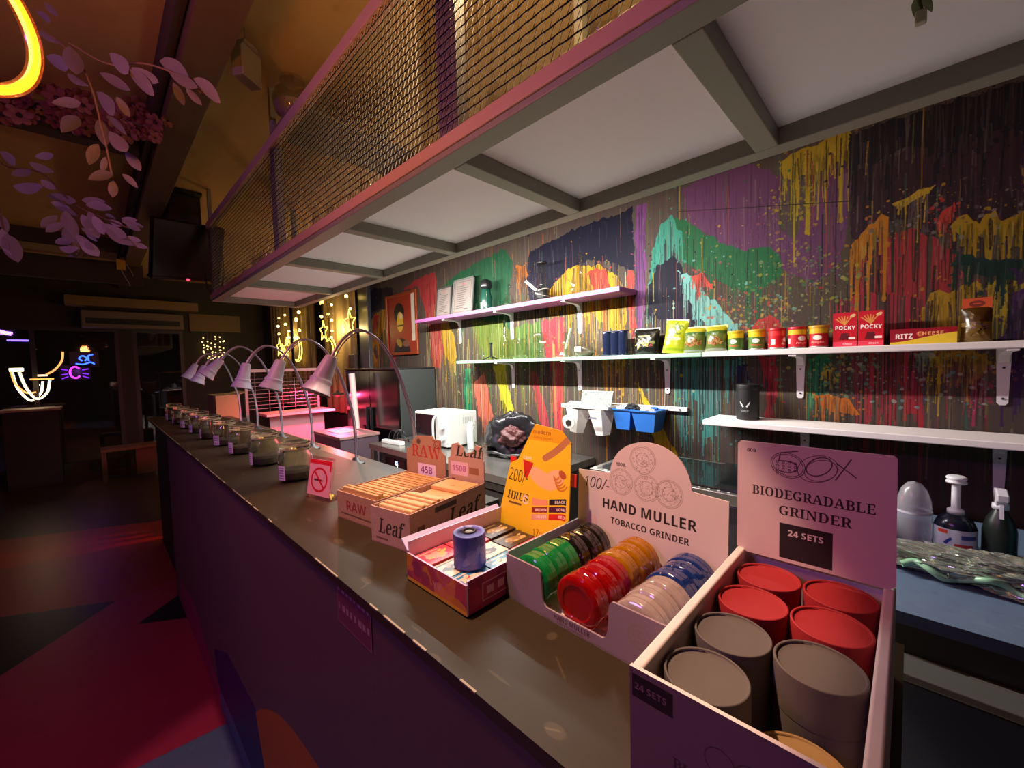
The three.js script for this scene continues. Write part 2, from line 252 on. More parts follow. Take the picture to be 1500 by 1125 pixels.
// ---------------------------------------------------------------- paint-splashed mural wall
{
  const Z0 = -5.0, ZM = -1.7, Z1 = 1.6;
  const mural = zs => printed(2048, 1893, (g, w, h) => {
    const S = w / (ZM - Z0), X = z => (z - zs) * S, Y = y => (1 - y / CEIL) * h, k2 = S / 310, r = rng(77);
    const base = '#574a42', cols = ['#a8934a', '#7d2f3c', '#2f6a58', '#b8862c', '#5a3a5e', '#8a7a60', '#2c2a48', '#6d6a30', '#a84634'];
    g.fillStyle = base; g.fillRect(0, 0, w, h);
    const blots = n => { for (let i = 0; i < n; i++) { g.globalAlpha = 0.08; g.fillStyle = r() < 0.5 ? '#2c2426' : '#6a5a4c'; g.beginPath(); g.ellipse(X(Z0 + r() * 6.6), r() * h, (15 + r() * 60) * k2, (50 + r() * 160) * k2, 0, 0, 7); g.fill(); } g.globalAlpha = 1; };
    const drip = (x, y, len, wd, c, a) => { wd *= k2; g.globalAlpha = a; g.strokeStyle = g.fillStyle = c; g.lineCap = 'round'; let px = x, py = y; const n = 6, bend = (r() - 0.5) * 1.2 * k2; for (let k = 1; k <= n; k++) { const nx = px + bend * 0.3 + (r() - 0.5) * 0.9 * k2, ny = y + len * k / n; g.lineWidth = wd * (1.15 - 0.5 * k / n); g.beginPath(); g.moveTo(px, py); g.lineTo(nx, ny); g.stroke(); px = nx; py = ny; } g.beginPath(); g.ellipse(px, py, wd * 0.5, wd * 0.9, 0, 0, 7); g.fill(); g.globalAlpha = 1; };
    const runs = (n, z0, z1) => { for (let i = 0; i < n; i++) { const z = z0 + r() * (z1 - z0), y = 2.75 - r() * 1.75; drip(X(z), Y(y), (0.12 + r() * r() * 1.0) * S * 0.75, 0.5 + r() * r() * 2.2, cols[Math.floor(r() * cols.length)], 0.3 + r() * 0.55); } };
    const paint = (shift, flip) => {
      for (const [c, n, len, pts] of MURAL) {
        const q = []; for (let i = 0; i < pts.length; i += 2) q.push([X(flip ? shift - pts[i] : pts[i] + shift), Y(pts[i + 1])]);
        let x0 = 1e9, x1 = -1e9, y0 = 1e9, y1 = -1e9; for (const [x, y] of q) { x0 = Math.min(x0, x); x1 = Math.max(x1, x); y0 = Math.min(y0, y); y1 = Math.max(y1, y); }
        g.fillStyle = c; g.beginPath(); let wx = 0, wy = 0;
        q.forEach((p, i) => { const b = q[(i + 1) % q.length], steps = Math.max(2, Math.floor(Math.hypot(b[0] - p[0], b[1] - p[1]) / (4 * k2))); for (let k = 0; k < steps; k++) { const t = k / steps; wx = wx * 0.7 + (r() - 0.5) * 3.4 * k2; wy = wy * 0.7 + (r() - 0.5) * 6.5 * k2; const x = p[0] + (b[0] - p[0]) * t + wx, y = p[1] + (b[1] - p[1]) * t + wy; i || k ? g.lineTo(x, y) : g.moveTo(x, y); } }); g.closePath(); g.fill();
        const inside = (x, y) => { let v = false; for (let i = 0, j = q.length - 1; i < q.length; j = i++) if ((q[i][1] > y) !== (q[j][1] > y) && x < (q[j][0] - q[i][0]) * (y - q[i][1]) / (q[j][1] - q[i][1]) + q[i][0]) v = !v; return v; };
        const area = (x1 - x0) / S;
        for (let k = 0; k < n * 2.4; k++) { const x = x0 + (x1 - x0) * r(); let y = y1; while (y > y0 && !inside(x, y)) y -= 4; if (y > y0) drip(x, y - 6, len * S * (0.1 + r() * r() * 1.3), 0.8 + r() * r() * 4.5, c, 0.92); }
        // brushed tone inside the field: fine lighter and darker streaks, then thin dark runs across it
        for (let k = 0; k < 60 + area * 260; k++) { const x = x0 + (x1 - x0) * r(), y = y0 + (y1 - y0) * r(); if (inside(x, y)) { g.globalAlpha = 0.10 + r() * 0.12; g.strokeStyle = r() < 0.8 ? '#1c1418' : '#d8c8a8'; g.lineWidth = (0.6 + r() * 1.6) * k2; g.beginPath(); g.moveTo(x, y); g.lineTo(x + (r() - 0.5) * 5 * k2, y + (8 + r() * 40) * k2); g.stroke(); } } g.globalAlpha = 1;
        for (let k = 0; k < n * 1.5; k++) { const x = x0 + (x1 - x0) * r(), y = y0 + (y1 - y0) * r() * 0.6; if (inside(x, y)) drip(x, y, (y1 - y) * (0.7 + r() * 0.9), 0.5 + r() * r() * 2.2, r() < 0.75 ? '#241a22' : cols[Math.floor(r() * 9)], 0.65); }
        if (n >= 20) for (let k = 0; k < 46; k++) { const x = x0 + (x1 - x0) * r(); let y = y0; while (y < y1 && !inside(x, y)) y += 4; drip(x, y - 4, (y1 - y) * (0.35 + r() * 1.1), 0.7 + r() * r() * 2.6, r() < 0.8 ? '#3a2e2a' : base, 0.85); }
        for (let k = 0; k < 14 + n * 1.5; k++) { g.globalAlpha = 0.8; g.fillStyle = c; const a = r() * 7, d = 0.5 + r() * 0.4, s = (0.5 + r() * r() * 2.6) * k2; g.beginPath(); g.ellipse((x0 + x1) / 2 + Math.cos(a) * (x1 - x0) * d, (y0 + y1) / 2 + Math.sin(a) * (y1 - y0) * d, s, s * (0.7 + r() * 0.6), 0, 0, 7); g.fill(); g.globalAlpha = 1; }
      }
    };
    runs(700, Z0, Z1); paint(1.9, false); paint(-6.0, true);
    g.fillStyle = base; g.fillRect(X(-4.1), 0, X(0.27) - X(-4.1), h); blots(70); runs(1150, -4.1, 0.35);
    paint(0, false); runs(260, -3.6, 0.35);
    for (let i = 0; i < 420; i++) { const z = -3.5 + Math.pow(r(), 1.3) * 2.6, y = 2.1 - r() * 0.9; drip(X(z), Y(y), (0.15 + r() * 0.8) * S * 0.7, 0.4 + r() * r() * 1.6, ['#d8c84a', '#b8c070', '#e0d8a0', '#5a9a5a', '#c87a50', '#d8b070'][Math.floor(r() * 6)], 0.75); }
    for (const [z, y, rz, ry, n, cs] of [[-0.42, 1.78, 0.28, 0.24, 900, ['#8f9a3c', '#b9a43a', '#4d7a52', '#c0b070', '#7a8a60']], [-0.42, 2.15, 0.10, 0.28, 420, ['#b89a1c', '#a58e30', '#7a7040']], [0.1, 2.04, 0.25, 0.12, 200, ['#9a8a92', '#6a5a62']], [-0.3, 1.45, 0.22, 0.16, 520, ['#7fa070', '#c8b84a', '#5a9a80']], [-0.62, 1.72, 0.22, 0.14, 460, ['#c8a040', '#c05038', '#80b0a0', '#8a8040']], [0.07, 1.4, 0.3, 0.14, 380, ['#7aa0a0', '#c0c0b0', '#8a4a5a']], [-2.0, 1.4, 1.2, 0.3, 600, ['#c8c0a0', '#a8963c', '#808a70']], [-1.4, 1.4, 0.4, 0.3, 300, ['#9a9a80', '#7a3a3a']], [-0.7, 2.15, 0.25, 0.18, 160, ['#c8a040', '#a05a60', '#6a5060']]])
      for (let k = 0; k < n; k++) { const a = r() * 7, d = Math.sqrt(r()); g.globalAlpha = 0.7; g.fillStyle = cs[Math.floor(r() * cs.length)]; const s = (0.35 + Math.pow(r(), 5) * 2.3) * k2; g.beginPath(); g.ellipse(X(z + Math.cos(a) * rz * d), Y(y + Math.sin(a) * ry * d), s, s * (0.6 + r() * 0.8), r() * 3, 0, 7); g.fill(); }
    for (let i = 0; i < 900; i++) { g.globalAlpha = 0.06; g.strokeStyle = r() < 0.6 ? '#100c10' : '#b0a088'; g.lineWidth = (0.5 + r() * 2) * k2; const x = r() * w, y = r() * h; g.beginPath(); g.moveTo(x, y); g.lineTo(x, y + (30 + r() * 200) * k2); g.stroke(); }
    g.globalAlpha = 0.8; g.strokeStyle = '#2a2020'; g.lineWidth = 1.2 * k2; g.beginPath(); g.moveTo(X(-0.95), Y(2.33)); g.lineTo(X(-0.2), Y(2.17)); g.stroke();
    g.globalAlpha = 1;
  }, 0.7, { color: 0xbcbcbc, specularIntensity: 0.35 });
  const dk = M('#2a2426');
  struct('wall_right', bx(WALL, WALL + 0.1, 0, CEIL, ZM, Z1), [dk, mural(ZM), dk, dk, dk, dk]);
  struct('wall_right_middle', bx(WALL, WALL + 0.1, 0, CEIL, Z0, ZM), [dk, mural(Z0), dk, dk, dk, dk]);
  struct('wall_right_rear', bx(WALL, WALL + 0.1, 0, CEIL, -9.2, Z0), M('#2a211c', 0.8));
  struct('trim_6', bx(WALL - 0.05, WALL, 0, CEIL, -4.86, -4.62, 0.004), M('#77777a', 0.35, 0.8));
}

// ---------------------------------------------------------------- bar counter
const TOP = 1.106;
{
  const bar_ = thing('bar_counter', 'long bar counter with worn dark olive top and plum painted front panel', 'bar');
  const topM = printed(512, 2048, (g, w, h) => {
    g.fillStyle = '#2e2413'; g.fillRect(0, 0, w, h); grain(g, w, h, 7000, 21, ['#1c150a', '#3d3219', '#261d0f'], 0.22);
    const r = rng(5);
    for (let i = 0; i < 90; i++) { g.globalAlpha = 0.10 + r() * 0.15; g.strokeStyle = '#b8ad90'; g.lineWidth = 0.6 + r(); g.beginPath(); const x = r() * w, y = r() * h; g.moveTo(x, y); g.lineTo(x + (r() - 0.5) * 60, y + (r() - 0.5) * 60); g.stroke(); }
    for (let i = 0; i < 70; i++) { g.globalAlpha = 0.12; g.fillStyle = '#c8c0a8'; g.beginPath(); g.ellipse(r() * w, r() * h, 2 + r() * 9, 2 + r() * 7, 0, 0, 7); g.fill(); }
    g.globalAlpha = 1;
  }, 0.48, { specularIntensity: 0.45 });
  const edge = M('#3a3226', 0.5);
  const L = bx(0.299, 0.745, TOP - 0.018, TOP, -4.77, 0.0);
  part('countertop', L, [edge, edge, topM, edge, edge, edge], bar_);
  // worn, chipped bright nosing along the front edge
  const r = rng(12), chips = [];
  for (let z = -4.7; z < -0.02;) { const l = 0.02 + r() * 0.11; if (r() < 0.6) chips.push(bx(0.2982, 0.3012, TOP - 0.0018, TOP + 0.0007, z, Math.min(z + l, -0.005), 0)); z += l + r() * 0.03; }
  tag(part('edge_trim', chips, M('#8f8268', 0.5), bar_), 'worn pale edging strip', null, null, 'stuff');
  const frontM = printed(2048, 512, (g, w, h) => {
    const P = (z, y) => [(z + 3.55) / 3.545 * w, (1 - y / 1.088) * h];
    const poly = (c, pts) => { g.fillStyle = c; g.beginPath(); pts.forEach((p, i) => i ? g.lineTo(...P(...p)) : g.moveTo(...P(...p))); g.fill(); };
    g.fillStyle = '#66524e'; g.fillRect(0, 0, w, h);
    poly('#9c2c58', [[-3.4, 0.0], [-3.36, 0.17], [-2.82, 0.23], [-2.17, 0.085], [-2.15, 0]]);
    poly('#4f5d86', [[-2.17, 0.085], [-1.95, 0.1], [-1.643, 0.089], [-1.2, 0.04], [-1.0, 0], [-2.17, 0]]);
    poly('#381a58', [[-2.253, 0.234], [-1.962, 0.358], [-1.541, 0.377], [-1.455, 0.223], [-1.643, 0.089], [-1.95, 0.1], [-2.17, 0.085]]);
    poly('#22225e', [[-1.541, 0.23], [-1.455, 0.223], [-1.0, 0.1], [-1.0, 0.0], [-1.2, 0.04], [-1.643, 0.089], [-1.85, 0.15]]);
    g.fillStyle = '#b4641c'; g.beginPath(); g.moveTo(...P(-1.541, 0.36)); g.quadraticCurveTo(...P(-1.45, 0.44), ...P(-1.313, 0.50)); g.quadraticCurveTo(...P(-1.1, 0.6), ...P(-0.6, 0.58)); g.lineTo(...P(-0.3, 0)); g.lineTo(...P(-1.2, 0)); g.lineTo(...P(-1.455, 0.2)); g.fill();
    grain(g, w, h, 5000, 31, ['#000', '#7a5a6a'], 0.08);
  }, 0.55);
  const plain = M('#3c2c38', 0.6);
  part('front_panel', bx(0.314, 0.345, 0, TOP - 0.018, -3.55, -0.005), [plain, frontM, plain, plain, plain, plain], bar_);
  part('far_front_panel', bx(0.345, 0.37, 0, TOP - 0.018, -4.72, -3.55), blackPaint, bar_); part('end_panel', bx(0.37, 0.72, 0, TOP - 0.018, -4.72, -4.69), blackPaint, bar_);
  part('near_end_panel', bx(0.345, 0.72, 0, TOP - 0.018, -0.03, -0.005), plain, bar_);
  part('rear_panel', bx(0.72, 0.74, 0, TOP - 0.018, -4.69, -0.03), M('#9a9690', 0.6), bar_);  // unseen rear face, kept light grey to bounce light under the rack
  part('rear_ledge', bx(0.74, 0.9, TOP - 0.075, TOP - 0.045, -4.72, -0.95, 0.004), M('#3d3c38', 0.35, 0.6), bar_);
  for (let z = -4.4; z < -1; z += 1.05) part('ledge_bracket', [bx(0.74, 0.87, TOP - 0.095, TOP - 0.075, z, z + 0.03), bx(0.74, 0.755, TOP - 0.2, TOP - 0.075, z, z + 0.03)], M('#2a2a2a', 0.5, 0.5), bar_);
  const st = mesh('sticker', bx(0.3125, 0.3138, 0.998, 1.085, -0.808, -0.663), printed(160, 96, (g, w, h) => { g.fillStyle = '#7a4450'; g.fillRect(0, 0, w, h); g.fillStyle = '#b08a90'; g.font = 'bold 24px sans-serif'; for (const y of [26, 66]) for (let i = 0; i < 8; i++) g.fillRect(8 + i * 19, y - 16, 6 + (i * 7) % 9, 14); g.strokeStyle = '#c09aa0'; g.strokeRect(3, 3, w - 6, h - 6); }));
  tag(st, 'small faded reddish sticker on the front panel just below the counter edge', 'sticker');
}

// ---------------------------------------------------------------- caged glass rack hanging over the bar
{
  const rack = thing('hanging_rack', 'long grey steel rack with wire mesh cage and white underside hanging over the bar', 'rack');
  const grey = M('#8b887c', 0.5, 0.1), rim = M('#c4a08a', 0.5, 0.05), white = M('#f2ecf0', 0.75);
  const X0 = 0.741, X1 = 1.456, Y = 2.1, ZA = -4.35, ZB = 1.15;
  part('front_beam', bx(X0, X0 + 0.065, Y, Y + 0.055, ZA, ZB, 0.004), grey, rack);
  tag(part('front_rail', bx(X0 - 0.006, X0 + 0.03, Y + 0.018, Y + 0.058, ZA, ZB, 0.004), rim, rack), 'mauve angle rail along the foot of the mesh');
  part('rear_beam', bx(X1 - 0.06, X1, Y, Y + 0.055, ZA, ZB, 0.004), grey, rack);
  const cross = [-4.32, -3.42, -2.58, -1.79, -0.99, -0.31, 0.42, 1.1];
  cross.forEach(z => part('cross_beam', bx(X0 + 0.065, X1 - 0.06, Y, Y + 0.05, z - 0.03, z + 0.03, 0.004), grey, rack));
  for (let i = 0; i + 1 < cross.length; i++) part('base_panel', bx(X0 + 0.062, X1 - 0.055, Y + 0.05, Y + 0.062, cross[i] + 0.0, cross[i + 1] - 0.002), white, rack);
  part('top_rail', bx(X0 - 0.006, X0 + 0.04, 2.715, 2.768, ZA, ZB, 0.004), rim, rack);
  part('rear_rail', bx(X1 - 0.04, X1, 2.715, 2.768, ZA, ZB, 0.004), grey, rack);
  for (const z of [-4.33, -2.56, -0.97, 0.42, 1.12]) { part('front_post', bx(X0 + 0.012, X0 + 0.05, Y + 0.055, 2.72, z - 0.045, z + 0.045, 0.003), M('#6f6468', 0.5, 0.15), rack); part('rear_post', bx(X1 - 0.04, X1, Y + 0.055, CEIL, z - 0.02, z + 0.02, 0.003), grey, rack); part('hanger', bx(X0 + 0.012, X0 + 0.04, 2.768, CEIL, z - 0.015, z + 0.015, 0.003), grey, rack); }
  // expanded wire mesh: wavy long wires with slanted links between them
  const pos = [], nor = [];
  const quad = (a, b, hw, hy) => {                                        // a thin four-sided wire between two points of the mesh plane
    const c = [[-hw, -hy], [hw, -hy], [hw, hy], [-hw, hy]];
    for (let i = 0; i < 4; i++) {
      const p = c[i], q = c[(i + 1) % 4], n = [[0, -1, 0], [1, 0, 0], [0, 1, 0], [-1, 0, 0]][i];
      const A = [a[0] + p[0], a[1] + p[1], a[2]], B = [b[0] + p[0], b[1] + p[1], b[2]], C = [b[0] + q[0], b[1] + q[1], b[2]], D = [a[0] + q[0], a[1] + q[1], a[2]];
      for (const t of [A, B, C, A, C, D]) { pos.push(...t); nor.push(...n); }
    }
  };
  const rows = 22, y0 = 2.162, dy = (2.716 - y0) / rows, dz = 0.024, xm = X0 + 0.004;
  for (let j = 0; j <= rows; j++) for (let z = ZA + 0.02; z < 0.75; z += dz * 2) {
    const y = y0 + j * dy;
    quad([xm, y, z], [xm, y + 0.0016, z + dz], 0.0011, 0.0013); quad([xm, y + 0.0016, z + dz], [xm, y, z + 2 * dz], 0.0011, 0.0013);
    if (j < rows) for (const k of [0, 1]) quad([xm, y, z + k * dz], [xm + 0.001, y + dy, z + k * dz + 0.013], 0.0008, 0.0011);
  }
  const g = new THREE.BufferGeometry(); g.setAttribute('position', new THREE.Float32BufferAttribute(pos, 3)); g.setAttribute('normal', new THREE.Float32BufferAttribute(nor, 3));
  const wm = part('wire_mesh', g, M('#e2d8da', 0.45, 0.1), rack); wm.userData.kind = 'stuff'; wm.userData.label = 'fine expanded metal mesh';
  const pos2 = []; nor.length = 0;
  // short mesh closing the far end
  for (let j = 0; j <= rows; j++) for (let x = X0 + 0.03; x < X1 - 0.05; x += 0.05) pos2.push(bx(x, x + 0.05, y0 + j * dy, y0 + j * dy + 0.002, ZA + 0.012, ZA + 0.014));
  for (let x = X0 + 0.04; x < X1 - 0.05; x += 0.03) pos2.push(bx(x, x + 0.002, y0, 2.716, ZA + 0.012, ZA + 0.014));
  const em = part('end_mesh', pos2, M('#b9a89c', 0.35, 0.55), rack); em.userData.kind = 'stuff';

  // glasses kept in the cage
  const gm = new THREE.MeshPhysicalMaterial({ color: 0xf4f2ee, roughness: 0.04, transmission: 1, thickness: 0 });
  const gg = lathe([[0.034, 0], [0.034, 0.003], [0.006, 0.008], [0.004, 0.07], [0.012, 0.082], [0.036, 0.11], [0.04, 0.14], [0.034, 0.185], [0.033, 0.185], [0.038, 0.14], [0.033, 0.112], [0.004, 0.085]], 18);
  const first = mesh('wine_glass', gg, gm); tag(first, 'clear stemmed wine glass standing behind the wire mesh of the hanging rack', 'glass', 'wine glasses in the caged rack');
  const r = rng(8), spots = [];
  for (let z = -3.95; z < -0.45; z += 0.2) if (!cross.some(c => Math.abs(c - z) < 0.03)) for (const x of [0.93, 1.12]) if (r() < 0.72) spots.push([x + (r() - 0.5) * 0.05, 2.163, z + (r() - 0.5) * 0.05]);
  spots.forEach((p, i) => { if (!i) first.position.set(...p); else dup(first, 'wine_glass', first.userData.label, p); });
  const globe = thing('glass_globe', 'round clear glass globe jar showing above the mesh rail at the far end', 'jar', [0.80, 2.768, -2.33]);
  // stands on a board laid across the rails
  part('body', lathe([[0.0, 0.004], [0.05, 0.004], [0.09, 0.05], [0.1, 0.1], [0.085, 0.15], [0.06, 0.175], [0.058, 0.205], [0.055, 0.205], [0.056, 0.172], [0.082, 0.148], [0.096, 0.1], [0.086, 0.052], [0.05, 0.009]], 24), gm, globe);
  part('contents', lathe([[0, 0.012], [0.05, 0.012], [0.08, 0.05], [0.088, 0.085], [0.06, 0.1], [0, 0.095]], 22), M('#a88a80', 0.6), globe);
  part('lid', [cyl(0.062, 0.058, 0.018, 0, 0.205, 0), new THREE.SphereGeometry(0.014, 12, 8).translate(0, 0.235, 0)], gm, globe);
  const board = mesh('rack_board', bx(X0 - 0.004, X1, 2.768, 2.782, -2.52, -2.14, 0.003), M('#7a6a58', 0.7)); tag(board, 'narrow board laid across the top rails under the glass globe', 'board');
  globe.position.y = 2.782;
  const bag = thing('paper_bag', 'small pale paper bag hanging from the ceiling beside the ceiling beam', 'bag', [0.56, 2.81, -2.19], 0.6);
  part('body', extrude(shapeOf([[-0.05, 0], [0.05, 0], [0.056, 0.13], [0.03, 0.165], [-0.03, 0.16], [-0.054, 0.12]]), 0.05, 0.004).translate(0, 0.004, -0.025), M('#6e5c48', 0.85), bag);
  part('fold', bx(-0.045, 0.045, 0.14, 0.15, 0.026, 0.031), M('#5c4c3a', 0.85), bag); part('string', bx(-0.002, 0.002, 0.16, CEIL - 2.81, -0.002, 0.002), M('#5a4a38', 0.8), bag);
}

// ---------------------------------------------------------------- white LED strip behind the rack
{
  const t = thing('led_strip_lamp', 'white LED strip lamp clipped to the back of the hanging rack facing the painted wall', 'lamp', [TUBE.x, TUBE.y, 0]);
  part('housing', bx(-0.03, -0.001, 0, 0.022, TUBE.z0 - 0.03, TUBE.z1 + 0.03, 0.002), M('#cfcfca', 0.5), t);
  part('diffuser', new THREE.BoxGeometry(0.004, 0.024, TUBE.z1 - TUBE.z0).rotateZ(-1.05).translate(-0.002, 0.0, (TUBE.z0 + TUBE.z1) / 2), glow('#fff6e4', 6), t);
  for (const z of [TUBE.z0 - 0.025, TUBE.z1 + 0.025]) part('end_cap', bx(-0.03, 0.003, -0.004, 0.024, z - 0.006, z + 0.006, 0.002), M('#bdbdb8', 0.5), t);
  const b = thing('bare_bulb', 'bare warm bulb hanging from the ceiling over the hanging rack', 'bulb', [0.97, 2.84, -0.72]); part('glass', new THREE.SphereGeometry(0.03, 18, 12), glow('#ffd890', 6), b); part('socket', cyl(0.014, 0.017, 0.05, 0, 0.025, 0, 16), M('#1a1a1a', 0.5), b); part('flex', bx(-0.003, 0.003, 0.07, CEIL - 2.84, -0.003, 0.003), M('#1a1a1a', 0.6), b);
}
// ---------------------------------------------------------------- amber neon ring, violet bar
{
  const t = thing('neon_ring_sign', 'glowing amber neon ring hanging at the top left corner', 'neon sign', [RING.x, RING.y, RING.z], PI / 4.2);
  const R = 0.128, pts = Array.from({ length: 28 }, (_, i) => V(Math.cos(i / 28 * 2 * PI) * R, Math.sin(i / 28 * 2 * PI) * R * 1.05, 0));
  part('neon_tube', tube(pts, 0.0085, 90, 10, true), glow('#ff8a1c', 7), t);
  part('glass_sleeve', tube(pts, 0.0135, 90, 10, true), new THREE.MeshPhysicalMaterial({ color: 0xffd0a8, roughness: 0.15, transmission: 1, thickness: 0 }), t);
  for (const s of [-1, 1]) part('wire', tube([[s * 0.06, R * 0.93, 0], [s * 0.055, 0.45, -0.01], [s * 0.05, CEIL - RING.y, 0]], 0.0015, 10, 5), M('#222222', 0.6), t);
  // ceiling spot
  const sp = thing('ceiling_spotlight', 'black ceiling spotlight with amber lens aimed at the counter', 'spotlight', [SPOT.x, SPOT.y, SPOT.z]);
  sp.lookAt(0.44, 1.106, -0.72);
  part('housing', lathe([[0.0, -0.16], [0.045, -0.155], [0.05, -0.14], [0.05, -0.012], [0.046, -0.012], [0.044, -0.03], [0, -0.03]], 28).rotateX(PI / 2), M('#141414', 0.5), sp); part('lens', cyl(0.042, 0.042, 0.004, 0, -0.018, 0).rotateX(PI / 2), glow('#ff8a40', 4), sp);
  const sb = mesh('spotlight_mount', [bx(SPOT.x - 0.062, SPOT.x - 0.054, SPOT.y - 0.02, CEIL, SPOT.z + 0.02, SPOT.z + 0.05), bx(SPOT.x - 0.1, SPOT.x + 0.02, CEIL - 0.014, CEIL, SPOT.z - 0.02, SPOT.z + 0.09)], M('#141414', 0.5)); tag(sb, 'black ceiling mount holding the amber spotlight', 'mount');
  const b = thing('violet_light_bar', 'violet LED bar mounted on a ceiling bracket over the customer side', 'light', [-1.55, 2.62, -1.3]);
  b.lookAt(0.6, 1.5, -1.6);
  part('housing', bx(-0.47, 0.47, -0.06, 0.06, -0.07, -0.012, 0.01), M('#151515', 0.5), b);
  part('emitter', bx(-0.45, 0.45, -0.045, 0.045, -0.012, -0.006), glow('#7a3cff', 2.5), b);
  for (const s of [-1, 1]) part('suspension_rod', bx(s * 0.3 - 0.006, s * 0.3 + 0.006, 0.05, CEIL - 2.6, -0.046, -0.034), M('#1b1b1b', 0.5), b);
}

// ---------------------------------------------------------------- gooseneck lamps over the jars
{
  const white = M('#c9c3da', 0.4), chrome = M('#c6c0ca', 0.36, 0.55);
  const path = [[0.81, 1.075], [0.81, 1.2], [0.801, 1.3], [0.77, 1.418], [0.748, 1.48], [0.708, 1.558], [0.66, 1.607], [0.61, 1.622], [0.567, 1.597], [0.537, 1.56], [0.522, 1.532]];
  function lamp(z, dx, dy, tilt, label, twist = 0) {
    const t = thing('gooseneck_lamp', label, 'lamp', [0, 0, z], 0, 'gooseneck lamps along the bar');
    const P = path.map(([x, y], i) => V(x + dx * Math.max(0, (i - 3) / 7), y + dy * Math.max(0, (i - 2) / 8), twist * Math.max(0, (i - 4) / 6)));
    part('base', [lathe([[0, 0], [0.04, 0], [0.04, 0.008], [0.02, 0.014], [0.012, 0.03], [0, 0.03]], 20).translate(0.81, TOP - 0.045, 0)], M('#3c3a3c', 0.5, 0.3), t);
    const neck = part('neck', tube(P, 0.0048, 70, 10), chrome, t);
    part('cable', tube(P.map(p => V(p.x + 0.006, p.y - 0.005, p.z + 0.006)), 0.002, 50, 6), M('#8f8894', 0.4), t);
    const e = P[P.length - 1], d = e.clone().sub(P[P.length - 2]).normalize(), dir = d.lerp(V(-Math.sin(tilt), -Math.cos(tilt), twist * 1.5), 0.7).normalize();
    const q = new THREE.Quaternion().setFromUnitVectors(V(0, -1, 0), dir);
    const put = g => g.applyQuaternion(q).translate(e.x, e.y, e.z);
    part('socket', put(lathe([[0, 0.004], [0.015, 0.004], [0.019, 0], [0.021, -0.012], [0.029, -0.074], [0.0285, -0.078], [0.0265, -0.074], [0, -0.06]], 26)), white, t);
    part('shade', put(lathe([[0.0262, -0.072], [0.031, -0.073], [0.034, -0.079], [0.031, -0.085], [0.034, -0.092], [0.043, -0.116], [0.044, -0.119], [0.041, -0.118], [0.031, -0.091], [0.026, -0.08]], 30)), white, t);
    part('bulb', put(new THREE.SphereGeometry(0.021, 16, 10).translate(0, -0.085, 0)), M('#e6e2da', 0.25), t);
    return t;
  }
  lamp(-1.3, 0, 0, 0.45, 'nearest gooseneck lamp, its white bell shade hanging over the first glass jar');
  lamp(-1.8, 0.0, 0, 0.30, 'second gooseneck lamp from the front with white bell shade left of the nearest one');
  lamp(-2.33, 0.0, -0.003, 0.12, 'third gooseneck lamp from the front, its shade pointing almost straight down');
  lamp(-2.85, -0.005, 0.03, 0.75, 'fourth gooseneck lamp from the front, its shade tilted strongly to the left', -0.02);
  lamp(-3.4, 0, 0, 0.4, 'fifth gooseneck lamp from the front in the far cluster of shades');
  lamp(-3.9, 0.02, 0.02, 0.5, 'farthest gooseneck lamp at the dark end of the bar');
}

